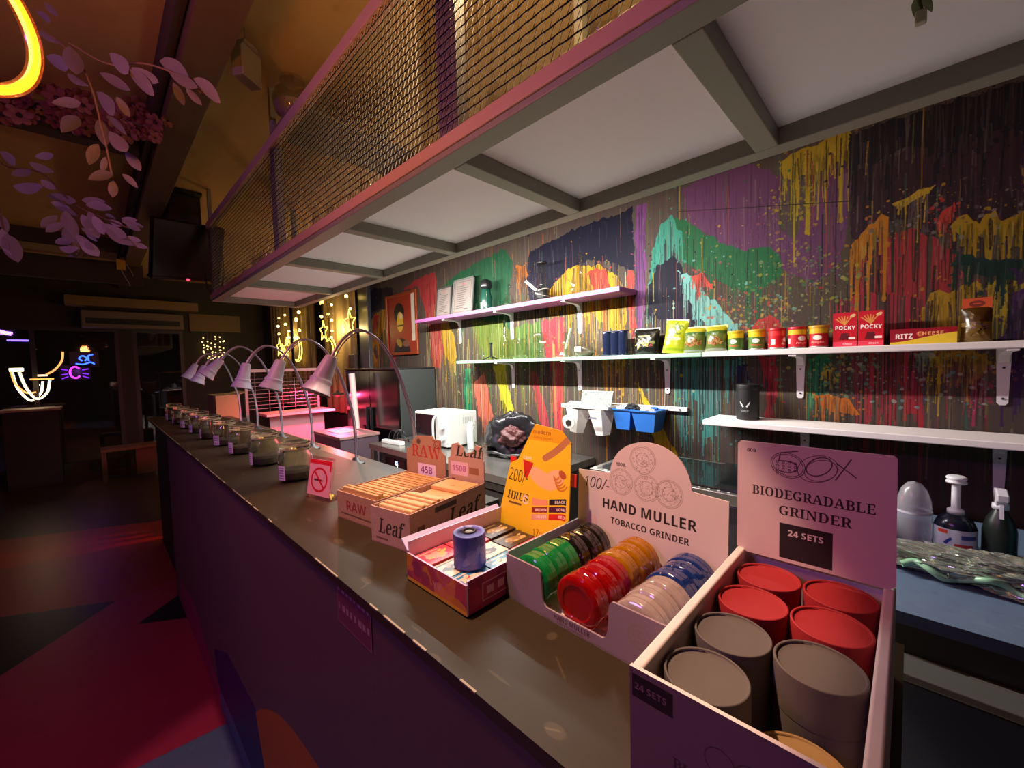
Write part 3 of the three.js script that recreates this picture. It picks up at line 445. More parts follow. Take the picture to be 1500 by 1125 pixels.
// ---------------------------------------------------------------- clip-lid jars
{
  const gm = new THREE.MeshPhysicalMaterial({ color: 0xf4f2ea, roughness: 0.05, transmission: 1, thickness: 0.004, ior: 1.45 });
  const clear = lathe([[0, 0], [0.046, 0], [0.054, 0.008], [0.0565, 0.022], [0.0565, 0.08], [0.052, 0.096], [0.046, 0.104], [0.0465, 0.112], [0.0435, 0.112], [0.043, 0.103], [0.049, 0.094], [0.0532, 0.079], [0.0532, 0.023], [0.051, 0.011], [0.044, 0.005], [0, 0.005]], 36);
  const lid = lathe([[0, 0.114], [0.043, 0.114], [0.049, 0.1145], [0.0505, 0.118], [0.049, 0.1215], [0.0505, 0.125], [0.049, 0.1285], [0.0495, 0.132], [0.046, 0.136], [0.036, 0.134], [0.03, 0.129], [0, 0.128]], 36);
  const fill = toCreasedNormals(lathe([[0, 0.006], [0.043, 0.006], [0.05, 0.012], [0.0525, 0.024], [0.0525, 0.032], [0.04, 0.040], [0.02, 0.034], [0, 0.038]], 22), 0.4);
  const ring = new THREE.TorusGeometry(0.0445, 0.0035, 8, 30).rotateX(PI / 2).translate(0, 0.1128, 0), wire = [tube([[-0.047, 0.113, 0.012], [-0.056, 0.1, 0.013], [-0.057, 0.075, 0.009], [-0.056, 0.062, 0]], 0.0013, 12, 5), tube([[-0.047, 0.113, -0.012], [-0.056, 0.1, -0.013], [-0.057, 0.075, -0.009], [-0.056, 0.062, 0]], 0.0013, 12, 5), tube([[0.046, 0.113, 0.016], [0.054, 0.106, 0], [0.046, 0.113, -0.016]], 0.0014, 10, 5)];
  const lab = new THREE.CylinderGeometry(0.0572, 0.0572, 0.05, 10, 1, true, -PI / 2 - 0.1, 0.62).translate(0, 0.034, 0);
  const labM = printed(64, 96, (g, w, h) => { g.fillStyle = '#f2eaf6'; g.fillRect(0, 0, w, h); g.fillStyle = '#7a6a92'; for (let y = 10; y < h; y += 17) for (let x = 6; x < w - 10; x += 13) g.fillRect(x, y, 8 + (x * y) % 5, 8); }, 0.6); labM.side = THREE.DoubleSide;
  const zs = [-1.57, -1.92, -2.27, -2.60, -2.93, -3.27, -3.61, -3.95, -4.3];
  const first = thing('glass_jar', 'nearest clip-lid glass jar, right behind the no smoking sign', 'jar', [0.487, TOP, zs[0]], 0.1, 'glass jars along the bar');
  part('body', clear, gm, first); part('lid', lid, gm, first); part('contents', fill, M('#5a5242', 0.9), first); part('seal', ring, M('#c9b48a', 0.5), first); wire.forEach(w => part('wire_clasp', w, M('#c2b8a8', 0.25, 0.9), first)); part('paper_label', lab, labM, first);
  zs.slice(1).forEach((z, i) => { const o = dup(first, 'glass_jar', i === zs.length - 2 ? 'farthest clip-lid glass jar at the dark end of the row on the bar' : `${ORD[i + 1]} clip-lid glass jar counted from the no smoking sign along the bar`, [0.487 - 0.006 * (i + 1), TOP, z], 0.1 + (i % 3 - 1) * 0.25); });
}

// ---------------------------------------------------------------- things for sale on the counter
const kraft = '#b98a68';
// no smoking sign in a clear stand
{
  const t = thing('no_smoking_sign', 'small red and white no smoking sign in a clear acrylic stand on the bar', 'sign', [0.43, TOP, -1.33], 0.22);
  const paper = printed(192, 208, (g, w, h) => {
    g.fillStyle = '#e6c8d2'; g.fillRect(0, 0, w, h); g.fillStyle = '#d8283c'; g.fillRect(0, 0, w, 26); g.fillRect(w - 14, 0, 14, 60);
    g.fillStyle = '#554048'; g.fillRect(52, 112, 66, 11); g.fillStyle = '#c8a070'; g.fillRect(118, 112, 16, 11); g.strokeStyle = '#554048'; g.lineWidth = 4; g.beginPath(); g.moveTo(136, 106); g.bezierCurveTo(140, 90, 128, 88, 136, 72); g.stroke();
    g.strokeStyle = '#c81c34'; g.lineWidth = 12; g.beginPath(); g.arc(w / 2, 116, 66, 0, 7); g.moveTo(w / 2 - 46, 70); g.lineTo(w / 2 + 46, 162); g.stroke();
  }, 0.5);
  const acrylic = new THREE.MeshPhysicalMaterial({ color: 0xffeef2, roughness: 0.04, transmission: 1, thickness: 0 });
  const lean = g => g.rotateZ(-0.18);
  const pm = M('#e0c0cc');
  part('paper', lean(bx(0.003, 0.005, 0.012, 0.118, 0.008, 0.116)), [pm, paper, pm, pm, pm, pm], t);
  part('front_sheet', lean(bx(0, 0.0015, 0, 0.128, 0, 0.124)), acrylic, t); part('back_sheet', lean(bx(0.0065, 0.008, 0, 0.128, 0, 0.124)), acrylic, t);
  part('foot', bx(0, 0.055, 0.0, 0.002, 0, 0.124), acrylic, t);
}
function walls(t, d, w, h, th, mat, frontMat, sideMat, inner, o = {}) {   // an open card tray: floor and four walls, x is depth, z is width
  const sheet = (name, g, out, idx) => { const l = Array(6).fill(mat); l[idx] = out ?? mat; if (inner) l[idx ^ 1] = inner; part(name, g, l, t); };
  part('bottom', bx(0, d, 0, 0.003, 0, w), mat, t);
  if (o.front !== false) sheet('front_wall', bx(0, th, 0, o.hf ?? h, 0, w), frontMat, 1);
  sheet('left_wall', bx(th, d, 0, o.hl ?? h, 0, th), sideMat, 5); sheet('right_wall', bx(th, d, 0, o.hr ?? h, w - th, w), sideMat, 4);
}
// brown box of rolling papers with a red lettered header
function paperBox(o) {
  const t = thing('paper_display_box', o.label, 'display box', [o.x, TOP, o.z], o.turn);
  const base = M(o.tone, 0.8);
  walls(t, o.d, o.w, o.h, 0.003, base, printed(192, 96, (g, w, h) => { g.fillStyle = o.tone; g.fillRect(0, 0, w, h); grain(g, w, h, 500, 3, ['#000', '#fff'], 0.1); o.front(g, w, h); }, 0.8), printed(320, 96, (g, w, h) => { g.fillStyle = o.tone; g.fillRect(0, 0, w, h); grain(g, w, h, 700, 4, ['#000', '#fff'], 0.1); o.side(g, w, h); }, 0.8));
  const head = faceCustomer(extrude(shapeOf(o.shape), 0.003, 0, o.w, o.top)).translate(o.d, 0, 0);
  const hm = printed(256, Math.round(256 * o.top / o.w), (g, w, h) => { g.fillStyle = o.tone; g.fillRect(0, 0, w, h); grain(g, w, h, 900, 6, ['#000', '#fff'], 0.1); o.head(g, w, h); }, 0.8); hm.side = THREE.DoubleSide;
  part('header_card', head, hm, t);
  return t;
}
function at(t, x, y, z) { return V(x, y, z).applyEuler(t.rotation).add(t.position).toArray(); }
{
  const w = 0.168, top = 0.19;
  const t = paperBox({
    label: 'brown card display box of rolling papers with red RAW lettering on its header', x: 0.43, z: -1.078, turn: 0.14, d: 0.236, w, h: 0.072, tone: '#a97d62', top,
    shape: [[0, 0], [w, 0], [w, 0.135], [w * 0.9, 0.15], [w * 0.9, 0.178], [w * 0.74, 0.178], [w * 0.7, 0.188], [w * 0.3, 0.184], [w * 0.27, 0.176], [w * 0.2, 0.174], [w * 0.13, 0.147], [0, 0.142]],
    front: (g, W, H) => { g.fillStyle = '#8c2a24'; g.font = 'bold 46px sans-serif'; g.textAlign = 'center'; g.fillText('RAW', W / 2, 60); g.fillStyle = '#5d3a2c'; g.fillRect(20, 72, 150, 5); },
    side: (g, W, H) => { g.fillStyle = '#8c2a24'; g.font = 'bold 46px sans-serif'; g.fillText('RAW', 90, 62); },
    head: (g, W, H) => {
      g.fillStyle = '#a83428'; g.font = 'bold 76px serif'; g.textAlign = 'center'; g.fillText('RAW', W * 0.52, H * 0.36); g.strokeStyle = '#8a4030'; g.lineWidth = 5;
      g.beginPath(); g.arc(W * 0.8, H * 0.12, 20, 0, 7); g.stroke(); g.beginPath(); g.arc(W * 0.8, H * 0.12, 11, 0, 7); g.stroke(); g.fillStyle = '#5a4030'; g.beginPath(); g.arc(W * 0.34, H * 0.12, 13, 0, 7); g.fill();
      g.fillStyle = '#dcc0da'; g.fillRect(W * 0.30, H * 0.46, W * 0.46, H * 0.2); g.fillStyle = '#7a3a80'; g.font = 'bold 44px sans-serif'; g.fillText('45B', W * 0.53, H * 0.61);
      g.fillStyle = '#5d3020'; g.fillRect(W * 0.1, H * 0.66, W * 0.13, H * 0.16); g.fillStyle = '#8a5a40'; for (let i = 0; i < 4; i++) g.fillRect(W * 0.3, H * (0.72 + i * 0.06), W * 0.5, 4);
    },
  });
  // packs standing in a row
  const pg = mergeGeometries([bx(0, 0.0072, 0, 0.066, 0, 0.148, 0.0015).toNonIndexed(), bx(-0.0006, 0, 0.012, 0.055, 0.01, 0.138).toNonIndexed()]), top1 = M('#c9965c', 0.75), N = 20;
  let first = null;
  for (let i = 0; i < N; i++) {
    const p = at(t, 0.012 + i * 0.0108, 0.0045 + (i < 2 ? 0.010 : 0) + (i % 3) * 0.0012, 0.009 + (i % 2) * 0.002), label = `${ORD[i]} brown rolling paper pack from the front in the RAW box`;
    if (!first) { first = mesh('paper_pack', pg, top1); first.position.set(...p); first.rotation.y = t.rotation.y; tag(first, label, 'rolling papers', 'paper packs in the RAW box'); } else dup(first, 'paper_pack', label, p);
  }
}
{
  const w = 0.125, top = 0.185;
  const script = (g, s, x, y, c = '#2c2018') => { g.fillStyle = c; g.font = `italic bold ${s}px serif`; g.textAlign = 'center'; g.fillText('Leaf', x, y); };
  const t = paperBox({
    label: 'pale brown card display box of rolling papers with black script Leaf lettering', x: 0.42, z: -0.868, turn: 0.19, d: 0.262, w, h: 0.082, tone: '#b28a78', top,
    shape: [[0, 0], [w, 0], [w, 0.138], [w * 0.97, 0.142], [w * 0.95, 0.176], [w * 0.80, 0.180], [w * 0.72, 0.162], [w * 0.5, 0.154], [w * 0.44, 0.172], [w * 0.36, 0.176], [w * 0.3, 0.182], [w * 0.12, 0.176], [w * 0.08, 0.142], [0, 0.136]],
    front: (g, W, H) => { script(g, 54, W / 2, 66); g.fillStyle = '#6a4a38'; g.fillRect(24, 78, 60, 5); },
    side: (g, W, H) => { script(g, 62, W * 0.66, 74); g.fillStyle = '#4a4040'; g.fillRect(90, 10, 90, 14); g.fillStyle = '#6a4a38'; g.fillRect(24, 40, 26, 40); },
    head: (g, W, H) => {
      script(g, 84, W * 0.58, H * 0.215); g.fillStyle = '#d2a8b8'; g.fillRect(W * 0.08, H * 0.3, W * 0.48, H * 0.2); g.fillStyle = '#a05a8c'; g.font = 'bold 46px sans-serif'; g.fillText('150B', W * 0.32, H * 0.44);
      g.fillStyle = '#8a5a3c'; g.fillRect(W * 0.6, H * 0.36, W * 0.26, H * 0.1); g.fillStyle = '#7a3a34'; for (let i = 0; i < 5; i++) g.fillRect(W * (0.5 + i * 0.09), H * 0.68 - (i % 2) * 8, W * 0.06, 26); g.fillRect(W * 0.1, H * 0.55, W * 0.1, H * 0.14);
    },
  });
  const pg = mergeGeometries([bx(0, 0.012, 0, 0.078, 0, 0.108, 0.003).toNonIndexed(), bx(-0.0006, 0.0002, 0.02, 0.06, 0.015, 0.09).toNonIndexed()]);
  let first = null;
  for (let i = 0; i < 7; i++) {
    const p = at(t, 0.006 + i * 0.0155, 0.006 + (i % 3) * 0.002, 0.008), label = `${ORD[i]} kraft rolling paper pack from the front standing in the Leaf box`;
    if (!first) { first = mesh('paper_pack', pg, M('#d0a06c', 0.7)); first.position.set(...p); tag(first, label, 'rolling papers', 'paper packs in the Leaf box'); first.rotation.set(0, t.rotation.y, -0.12, 'YXZ'); } else { const o = dup(first, 'paper_pack', label, p); o.rotation.copy(first.rotation); }
  }
  const fl = mergeGeometries([bx(0, 0.07, 0, 0.011, 0, 0.106, 0.003).toNonIndexed(), bx(0.02, 0.03, 0.0108, 0.0116, 0.05, 0.06).toNonIndexed()]);
  let f1 = null;
  for (let i = 0; i < 4; i++) {
    const p = at(t, 0.128 + (i % 2) * 0.052, 0.038 + i * 0.011 - (i > 1 ? 0.0 : 0.0), 0.009), label = ['bottom rear', 'second', 'third', 'topmost'][i] + ' kraft pack of those lying flat at the back of the Leaf box';
    if (!f1) { f1 = mesh('paper_pack', fl, M('#cf9d66', 0.7)); f1.position.set(...p); tag(f1, label, 'rolling papers', 'paper packs lying in the Leaf box'); f1.rotation.y = t.rotation.y; } else dup(f1, 'paper_pack', label, p);
  }
}
// bright printed box with a yellow header
{
  const t = thing('cone_display_box', 'bright printed pink and orange display box with a tall yellow header card', 'display box', [0.383, TOP, -0.657]);
  const w = 0.172, d = 0.245;
  const art = (g, W, H, cols, seed) => { const r = rng(seed); g.fillStyle = cols[0]; g.fillRect(0, 0, W, H); for (let i = 0; i < 26; i++) { g.globalAlpha = 0.75; g.fillStyle = cols[1 + Math.floor(r() * (cols.length - 1))]; g.beginPath(); g.ellipse(r() * W, r() * H, 10 + r() * 34, 8 + r() * 26, r() * 3, 0, 7); g.fill(); } g.globalAlpha = 1; };
  const fm = printed(256, 90, (g, W, H) => { art(g, W, H, ['#b03a4a', '#d08a2a', '#c0486a', '#a02c50', '#d87a4a', '#8a2a5a'], 3); g.fillStyle = '#d8a030'; g.fillRect(0, H - 16, W, 16); g.fillStyle = '#c88a8a'; g.font = 'bold 30px sans-serif'; g.fillText('YV', 120, 62); }, 0.4);
  const sm = printed(320, 90, (g, W, H) => { art(g, W, H, ['#a02452', '#b8305a', '#8c1c4c', '#c03a58'], 8); g.strokeStyle = '#d8a0b0'; g.lineWidth = 3; g.strokeRect(40, 24, 180, 44); g.fillStyle = '#d8a0b0'; for (let i = 0; i < 5; i++) g.fillRect(52 + i * 32, 36, 20, 20); }, 0.4);
  walls(t, d, w, 0.06, 0.003, M('#c9b6dc', 0.5), fm, sm, M('#d6cbe8', 0.6), { hl: 0.072, hf: 0.052, hr: 0.058 });
  part('left_flap', bx(0.0, d, 0, 0.003, 0, 0.026).rotateX(0.75).translate(0, 0.072, -0.018), M('#cdbfe6', 0.6), t);
  const yw = 0.19, yh = 0.226, ym = printed(384, 503, (g, W, H) => {
    g.fillStyle = '#f0c420'; g.fillRect(0, 0, W, H); g.fillStyle = '#e2a416'; g.fillRect(W * 0.3, 0, W * 0.7, H * 0.15);
    g.fillStyle = '#a05a10'; g.font = 'bold 26px sans-serif'; g.fillText('modern', W * 0.47, H * 0.09); g.font = '17px sans-serif'; g.fillText('rolling papers', W * 0.48, H * 0.13);
    // an arm reaching down to a red paper cone, a plain rounded figure lying beneath
    g.lineCap = 'round'; g.strokeStyle = '#b8784a'; g.lineWidth = 30; g.beginPath(); g.moveTo(W * 0.98, H * 0.08); g.quadraticCurveTo(W * 0.86, H * 0.2, W * 0.66, H * 0.3); g.stroke();
    g.fillStyle = '#eebb84'; g.beginPath(); g.moveTo(W * 0.42, H * 0.44); g.bezierCurveTo(W * 0.52, H * 0.34, W * 0.6, H * 0.42, W * 0.7, H * 0.42); g.bezierCurveTo(W * 0.8, H * 0.36, W * 0.94, H * 0.36, W * 0.92, H * 0.46); g.bezierCurveTo(W * 0.86, H * 0.57, W * 0.56, H * 0.57, W * 0.42, H * 0.44); g.fill();
    g.strokeStyle = '#d07828'; g.lineWidth = 7; for (let k = 0; k < 5; k++) { g.beginPath(); g.arc(W * (0.82 + k * 0.02), H * (0.42 + k * 0.018), 14 + k * 3, 0.4, 2.6); g.stroke(); }
    g.fillStyle = '#b5562a'; g.beginPath(); g.ellipse(W * 0.9, H * 0.41, 20, 13, 0.5, 0, 7); g.fill();
    g.fillStyle = '#c82818'; g.beginPath(); g.moveTo(W * 0.34, H * 0.35); g.lineTo(W * 0.5, H * 0.365); g.lineTo(W * 0.41, H * 0.49); g.lineTo(W * 0.37, H * 0.48); g.fill(); g.fillStyle = '#f4ead8'; g.font = 'bold 20px sans-serif'; g.fillText('CAVE', W * 0.34, H * 0.34);
    g.strokeStyle = '#4a3410'; g.lineWidth = 4; g.font = '62px cursive'; g.fillStyle = '#4a3410'; g.font = 'italic 66px sans-serif'; g.fillText('200/-', W * 0.12, H * 0.53, W * 0.3);
    g.fillStyle = '#3a2a1a'; g.font = 'italic bold 44px serif'; g.fillText('HRUS', W * 0.11, H * 0.67); g.strokeStyle = '#f0d8c0'; g.lineWidth = 8; g.beginPath(); g.arc(W * 0.4, H * 0.65, 14, 0.4, 5.6); g.stroke(); g.fillStyle = '#6a4a20'; g.fillRect(W * 0.14, H * 0.69, W * 0.2, 8);
    const sw = [['#e89a70', ''], ['#1c1a20', 'BLACK'], ['#8c2c18', 'BROWN'], ['#4a1428', 'LOVE'], ['#e0a080', 'SILVER'], ['#c42418', 'RED']];
    g.font = 'bold 17px sans-serif'; g.textAlign = 'right'; sw.forEach(([c, s], i) => { const x = W * (0.5 + (i % 2) * 0.24), y = H * (0.62 + Math.floor(i / 2) * 0.068); g.fillStyle = c; g.fillRect(x, y, W * 0.22, 27); g.fillStyle = '#f0e0d0'; g.fillText(s, x + W * 0.21, y + 20); });
    g.textAlign = 'left'; g.fillStyle = '#7a5210'; g.font = '16px sans-serif'; g.fillText('\u25CF natural papers', W * 0.06, H * 0.93); g.font = '34px sans-serif'; g.fillText('12', W * 0.52, H * 0.95); g.font = '16px sans-serif'; g.fillText('cones', W * 0.62, H * 0.94);
  }, 0.45);
  const s = new THREE.Shape(); s.moveTo(0.006, -0.036); s.lineTo(yw * 0.87, -0.036); s.lineTo(yw * 0.88, 0.026); s.lineTo(yw, 0.046); s.lineTo(yw, 0.14); s.lineTo(yw * 0.99, 0.196); s.lineTo(yw * 0.86, 0.218); s.lineTo(yw * 0.50, 0.226); s.quadraticCurveTo(yw * 0.36, 0.18, yw * 0.26, 0.145); s.lineTo(yw * 0.14, 0.134); s.lineTo(0, 0.02); s.closePath();
  part('header_card', faceCustomer(extrude(s, 0.003, 0, yw, yh)).rotateZ(-0.10).translate(d - 0.004, 0.04, -0.002), ym, t);
  part('header_tab', [faceCustomer(bx(0.018, 0.036, 0.12, 0.147, -0.002, 0).translate(0, 0, 0)).rotateZ(-0.10).translate(d + 0.002, 0.04, -0.002), faceCustomer(bx(yw - 0.004, yw + 0.008, 0.11, 0.135, -0.002, 0)).rotateZ(-0.10).translate(d + 0.002, 0.04, -0.002)], M('#c8281c', 0.5), t);
  // flat packs in three rows
  const P = [['#f24a5e', '#f0a090', '#d0b060'], ['#cbb9a0', '#3a3a38', '#8a8070'], ['#2f7fae', '#e0c0a8', '#c84838'], ['#3c2e22', '#8a7048', '#b89a60']];
  const pm = P.map((c, k) => printed(96, 96, (g, W, H) => { const r = rng(40 + k); g.fillStyle = c[0]; g.fillRect(0, 0, W, H); g.fillStyle = c[1]; g.beginPath(); g.ellipse(48, 52, 30, 20, 0.4, 0, 7); g.fill(); for (let i = 0; i < 9; i++) { g.fillStyle = c[1 + Math.floor(r() * 2)]; g.beginPath(); g.ellipse(20 + r() * 60, 25 + r() * 50, 4 + r() * 9, 3 + r() * 6, r() * 3, 0, 7); g.fill(); } g.fillStyle = c[1]; g.fillRect(10, 8, 60, 8); }, 0.35));
  const pg = bx(0, 0.072, 0, 0.034, 0, 0.051, 0.0);
  const kinds = [[0, 1, 2], [0, 1, 2], [3, 3, 0]], nm = ['hot pink', 'cream and black', 'bright blue', 'dark brown'], rowN = ['front', 'middle', 'rear'], colN = ['left', 'centre', 'right'];
  for (let i = 0; i < 3; i++) for (let j = 0; j < 3; j++) { const k = kinds[i][j], side = M(P[k][0], 0.4), o = mesh('cone_pack', pg, [side, side, pm[k], side, side, side]); o.position.set(0.383 + 0.006 + i * 0.076, TOP + 0.0045 + (j === 0 ? 0.004 : 0), -0.657 + 0.006 + j * 0.0535); tag(o, `${nm[k]} paper pack in the ${rowN[i]} row, ${colN[j]} column of the yellow-headed box`, 'rolling papers', 'packs in the yellow-headed box'); }
  const roll = thing('sticker_roll', 'upright roll of blue and violet printed stickers standing on the paper packs', 'roll', [0.447, TOP + 0.043, -0.553]);
  const rm = printed(256, 96, (g, W, H) => { art(g, W, H, ['#4a4a9a', '#3a3a80', '#8a86b8', '#2c3070', '#6a62a8'], 17); }, 0.45);
  part('paper', lathe([[0.0125, 0], [0.0285, 0], [0.0285, 0.056], [0.0275, 0.057], [0.0125, 0.057], [0.0125, 0]], 36), rm, roll);
  part('core', lathe([[0.0095, 0.001], [0.0123, 0.001], [0.0123, 0.0585], [0.0095, 0.0585], [0.0095, 0.001]], 30), M('#4a4640', 0.5), roll); part('plug', new THREE.SphereGeometry(0.0088, 14, 8).scale(1, 0.5, 1).translate(0, 0.054, 0), M('#7a7a72', 0.4), roll);
}
// grinder box with a domed header card
{
  const w = 0.282, d = 0.2, h = 0.074;
  const t = thing('grinder_display_box', 'pink-lit white display box lettered HAND MULLER TOBACCO GRINDER with a domed header', 'display box', [0.468, TOP, -0.482], -0.02);
  const card = '#cdb9b4', base = M(card, 0.7);
  const circle = (g, x, y, R, seed) => { const r = rng(seed); g.strokeStyle = '#8a746c'; g.lineWidth = 2; for (const k of [1, 0.9, 0.5]) { g.globalAlpha = 0.8; g.beginPath(); g.arc(x, y, R * k, 0, 7); g.stroke(); } for (let i = 0; i < 110; i++) { const a = r() * 7, q = Math.sqrt(r()) * R * 0.88; g.globalAlpha = 0.6; g.fillStyle = '#8a746c'; g.beginPath(); g.arc(x + Math.cos(a) * q, y + Math.sin(a) * q, 1 + r() * 2, 0, 7); g.fill(); } g.globalAlpha = 1; };
  // front wall with a deep scoop
  const s = new THREE.Shape(); s.moveTo(0, 0); s.lineTo(w, 0); s.lineTo(w, h); s.lineTo(w * 0.735, h); s.quadraticCurveTo(w * 0.70, h, w * 0.70, h * 0.75); s.quadraticCurveTo(w * 0.70, 0.018, w * 0.66, 0.017); s.lineTo(w * 0.32, 0.017); s.quadraticCurveTo(w * 0.28, 0.018, w * 0.28, h * 0.5); s.lineTo(w * 0.27, h * 0.93); s.lineTo(w * 0.25, h * 0.985); s.lineTo(0, h); s.closePath();
  part('front_wall', faceCustomer(extrude(s, 0.003, 0, w, h)).translate(0.003, 0, 0), printed(512, 134, (g, W, H) => { g.fillStyle = '#8f7a80'; g.fillRect(0, 0, W, H); circle(g, W * 0.12, H * 0.42, 30, 4); circle(g, W * 0.86, H * 0.42, 30, 5); g.fillStyle = '#4a3438'; g.font = 'bold 17px sans-serif'; g.fillText('HAND MULLER', W * 0.36, H * 0.9); g.font = '10px sans-serif'; g.fillText('TOBACCO GRINDER', W * 0.38, H * 0.985); }, 0.7), t);  // front wall darker than the header card, shade put into its colour
  walls(t, d, w, h, 0.003, base, null, M('#bfaab0', 0.7), M('#c8c6dc', 0.6), { front: false, hl: 0.078, hr: 0.074 });
  const cw = w, ch = 0.245, hd = new THREE.Shape(); hd.moveTo(0, 0); hd.lineTo(cw, 0); hd.lineTo(cw, 0.172); hd.lineTo(cw * 0.80, 0.176); hd.bezierCurveTo(cw * 0.78, 0.27, cw * 0.28, 0.27, cw * 0.255, 0.18); hd.lineTo(0, 0.176); hd.closePath();
  part('header_card', faceCustomer(extrude(hd, 0.003, 0, cw, ch)).rotateZ(-0.06).translate(d, 0.001, 0), printed(640, 556, (g, W, H) => {
    g.fillStyle = card; g.fillRect(0, 0, W, H); const Y = y => (1 - y / ch) * H;
    circle(g, W * 0.49, Y(0.215), 56, 1); circle(g, W * 0.34, Y(0.168), 54, 2); circle(g, W * 0.52, Y(0.166), 54, 3); circle(g, W * 0.665, Y(0.164), 54, 6);
    g.fillStyle = '#1c1414'; g.textAlign = 'center'; g.font = 'bold 58px sans-serif'; g.fillText('HAND MULLER', W * 0.515, Y(0.112)); g.font = 'bold 36px sans-serif'; g.fillText('TOBACCO GRINDER', W * 0.53, Y(0.086));
    g.textAlign = 'left'; g.strokeStyle = '#241c1c'; g.lineWidth = 3.5; g.font = '66px sans-serif'; g.fillStyle = '#241c1c'; g.font = 'italic 300 68px sans-serif'; g.fillText('100/-', W * 0.04, Y(0.145), W * 0.21); g.font = 'bold 19px sans-serif'; g.fillText('100B.', W * 0.30, Y(0.197));
    g.fillStyle = '#d89a92'; g.globalAlpha = 0.4; g.beginPath(); g.arc(W * 0.12, Y(0.08), 30, 0, 7); g.fill(); g.globalAlpha = 1;
  }, 0.65), t);
  // translucent grinders standing on edge: three columns, two colours deep
  const r0 = 0.0395, th = 0.0306, half = side => { const p = [[0, 0.0002], [r0 - 0.0012, 0.0002], [r0 - 0.0003, 0.0006], [r0, 0.0016], [r0, th / 2 - 0.007]]; for (let i = 1; i <= 7; i++) { const a = i / 7 * PI / 2; p.push([r0 - 0.009 * (1 - Math.cos(a)), th / 2 - 0.007 + 0.007 * Math.sin(a)]); } p.push([r0 - 0.014, th / 2], [r0 - 0.0155, th / 2 - 0.0012], [0, th / 2 - 0.0012]); return toCreasedNormals(lathe(p, 56), 0.5).rotateZ(side * PI / 2); };
  const r = rng(2), body = half(1), ribs = half(-1);
  const cols = [['emerald green', '#22a850'], ['ruby red', '#c40c10'], ['clear', '#dccabf'], ['smoky black', '#15140f'], ['amber', '#d08a08'], ['dark blue', '#16306a']];
  const where = ['front left stack', 'front middle stack', 'front right stack', 'rear left stack', 'rear middle stack', 'rear right stack'];
  cols.forEach(([n, c], k) => {
    const opaque = k === 3 || k === 5, mat = new THREE.MeshPhysicalMaterial({ color: c, roughness: 0.07, transmission: opaque ? 0.1 : k === 2 ? 0.6 : 0.55, thickness: 0, clearcoat: 1, clearcoatRoughness: 0.05 });
    let first = null; const col = k % 3, back = k >= 3, N = 3;
    for (let i = 0; i < N; i++) {
      const p = at(t, 0.0192 + (i + (back ? N : 0)) * 0.0316, r0 + 0.0045 + (col === 0 && !back ? -0.0 : 0.0), 0.0475 + col * 0.0935 + (r() - 0.5) * 0.006), label = `${ORD[i]} ${n} plastic grinder from the front, ${where[k]} of the domed box`;
      if (!first) { first = new THREE.Group(); first.name = numbered('disc_grinder'); scene.add(first); part('lid', body, mat, first); part('base', ribs, mat, first); first.position.set(...p); first.rotation.y = t.rotation.y; tag(first, label, 'grinder', `${n} grinders`); } else dup(first, 'disc_grinder', label, p);
    }
  });
}
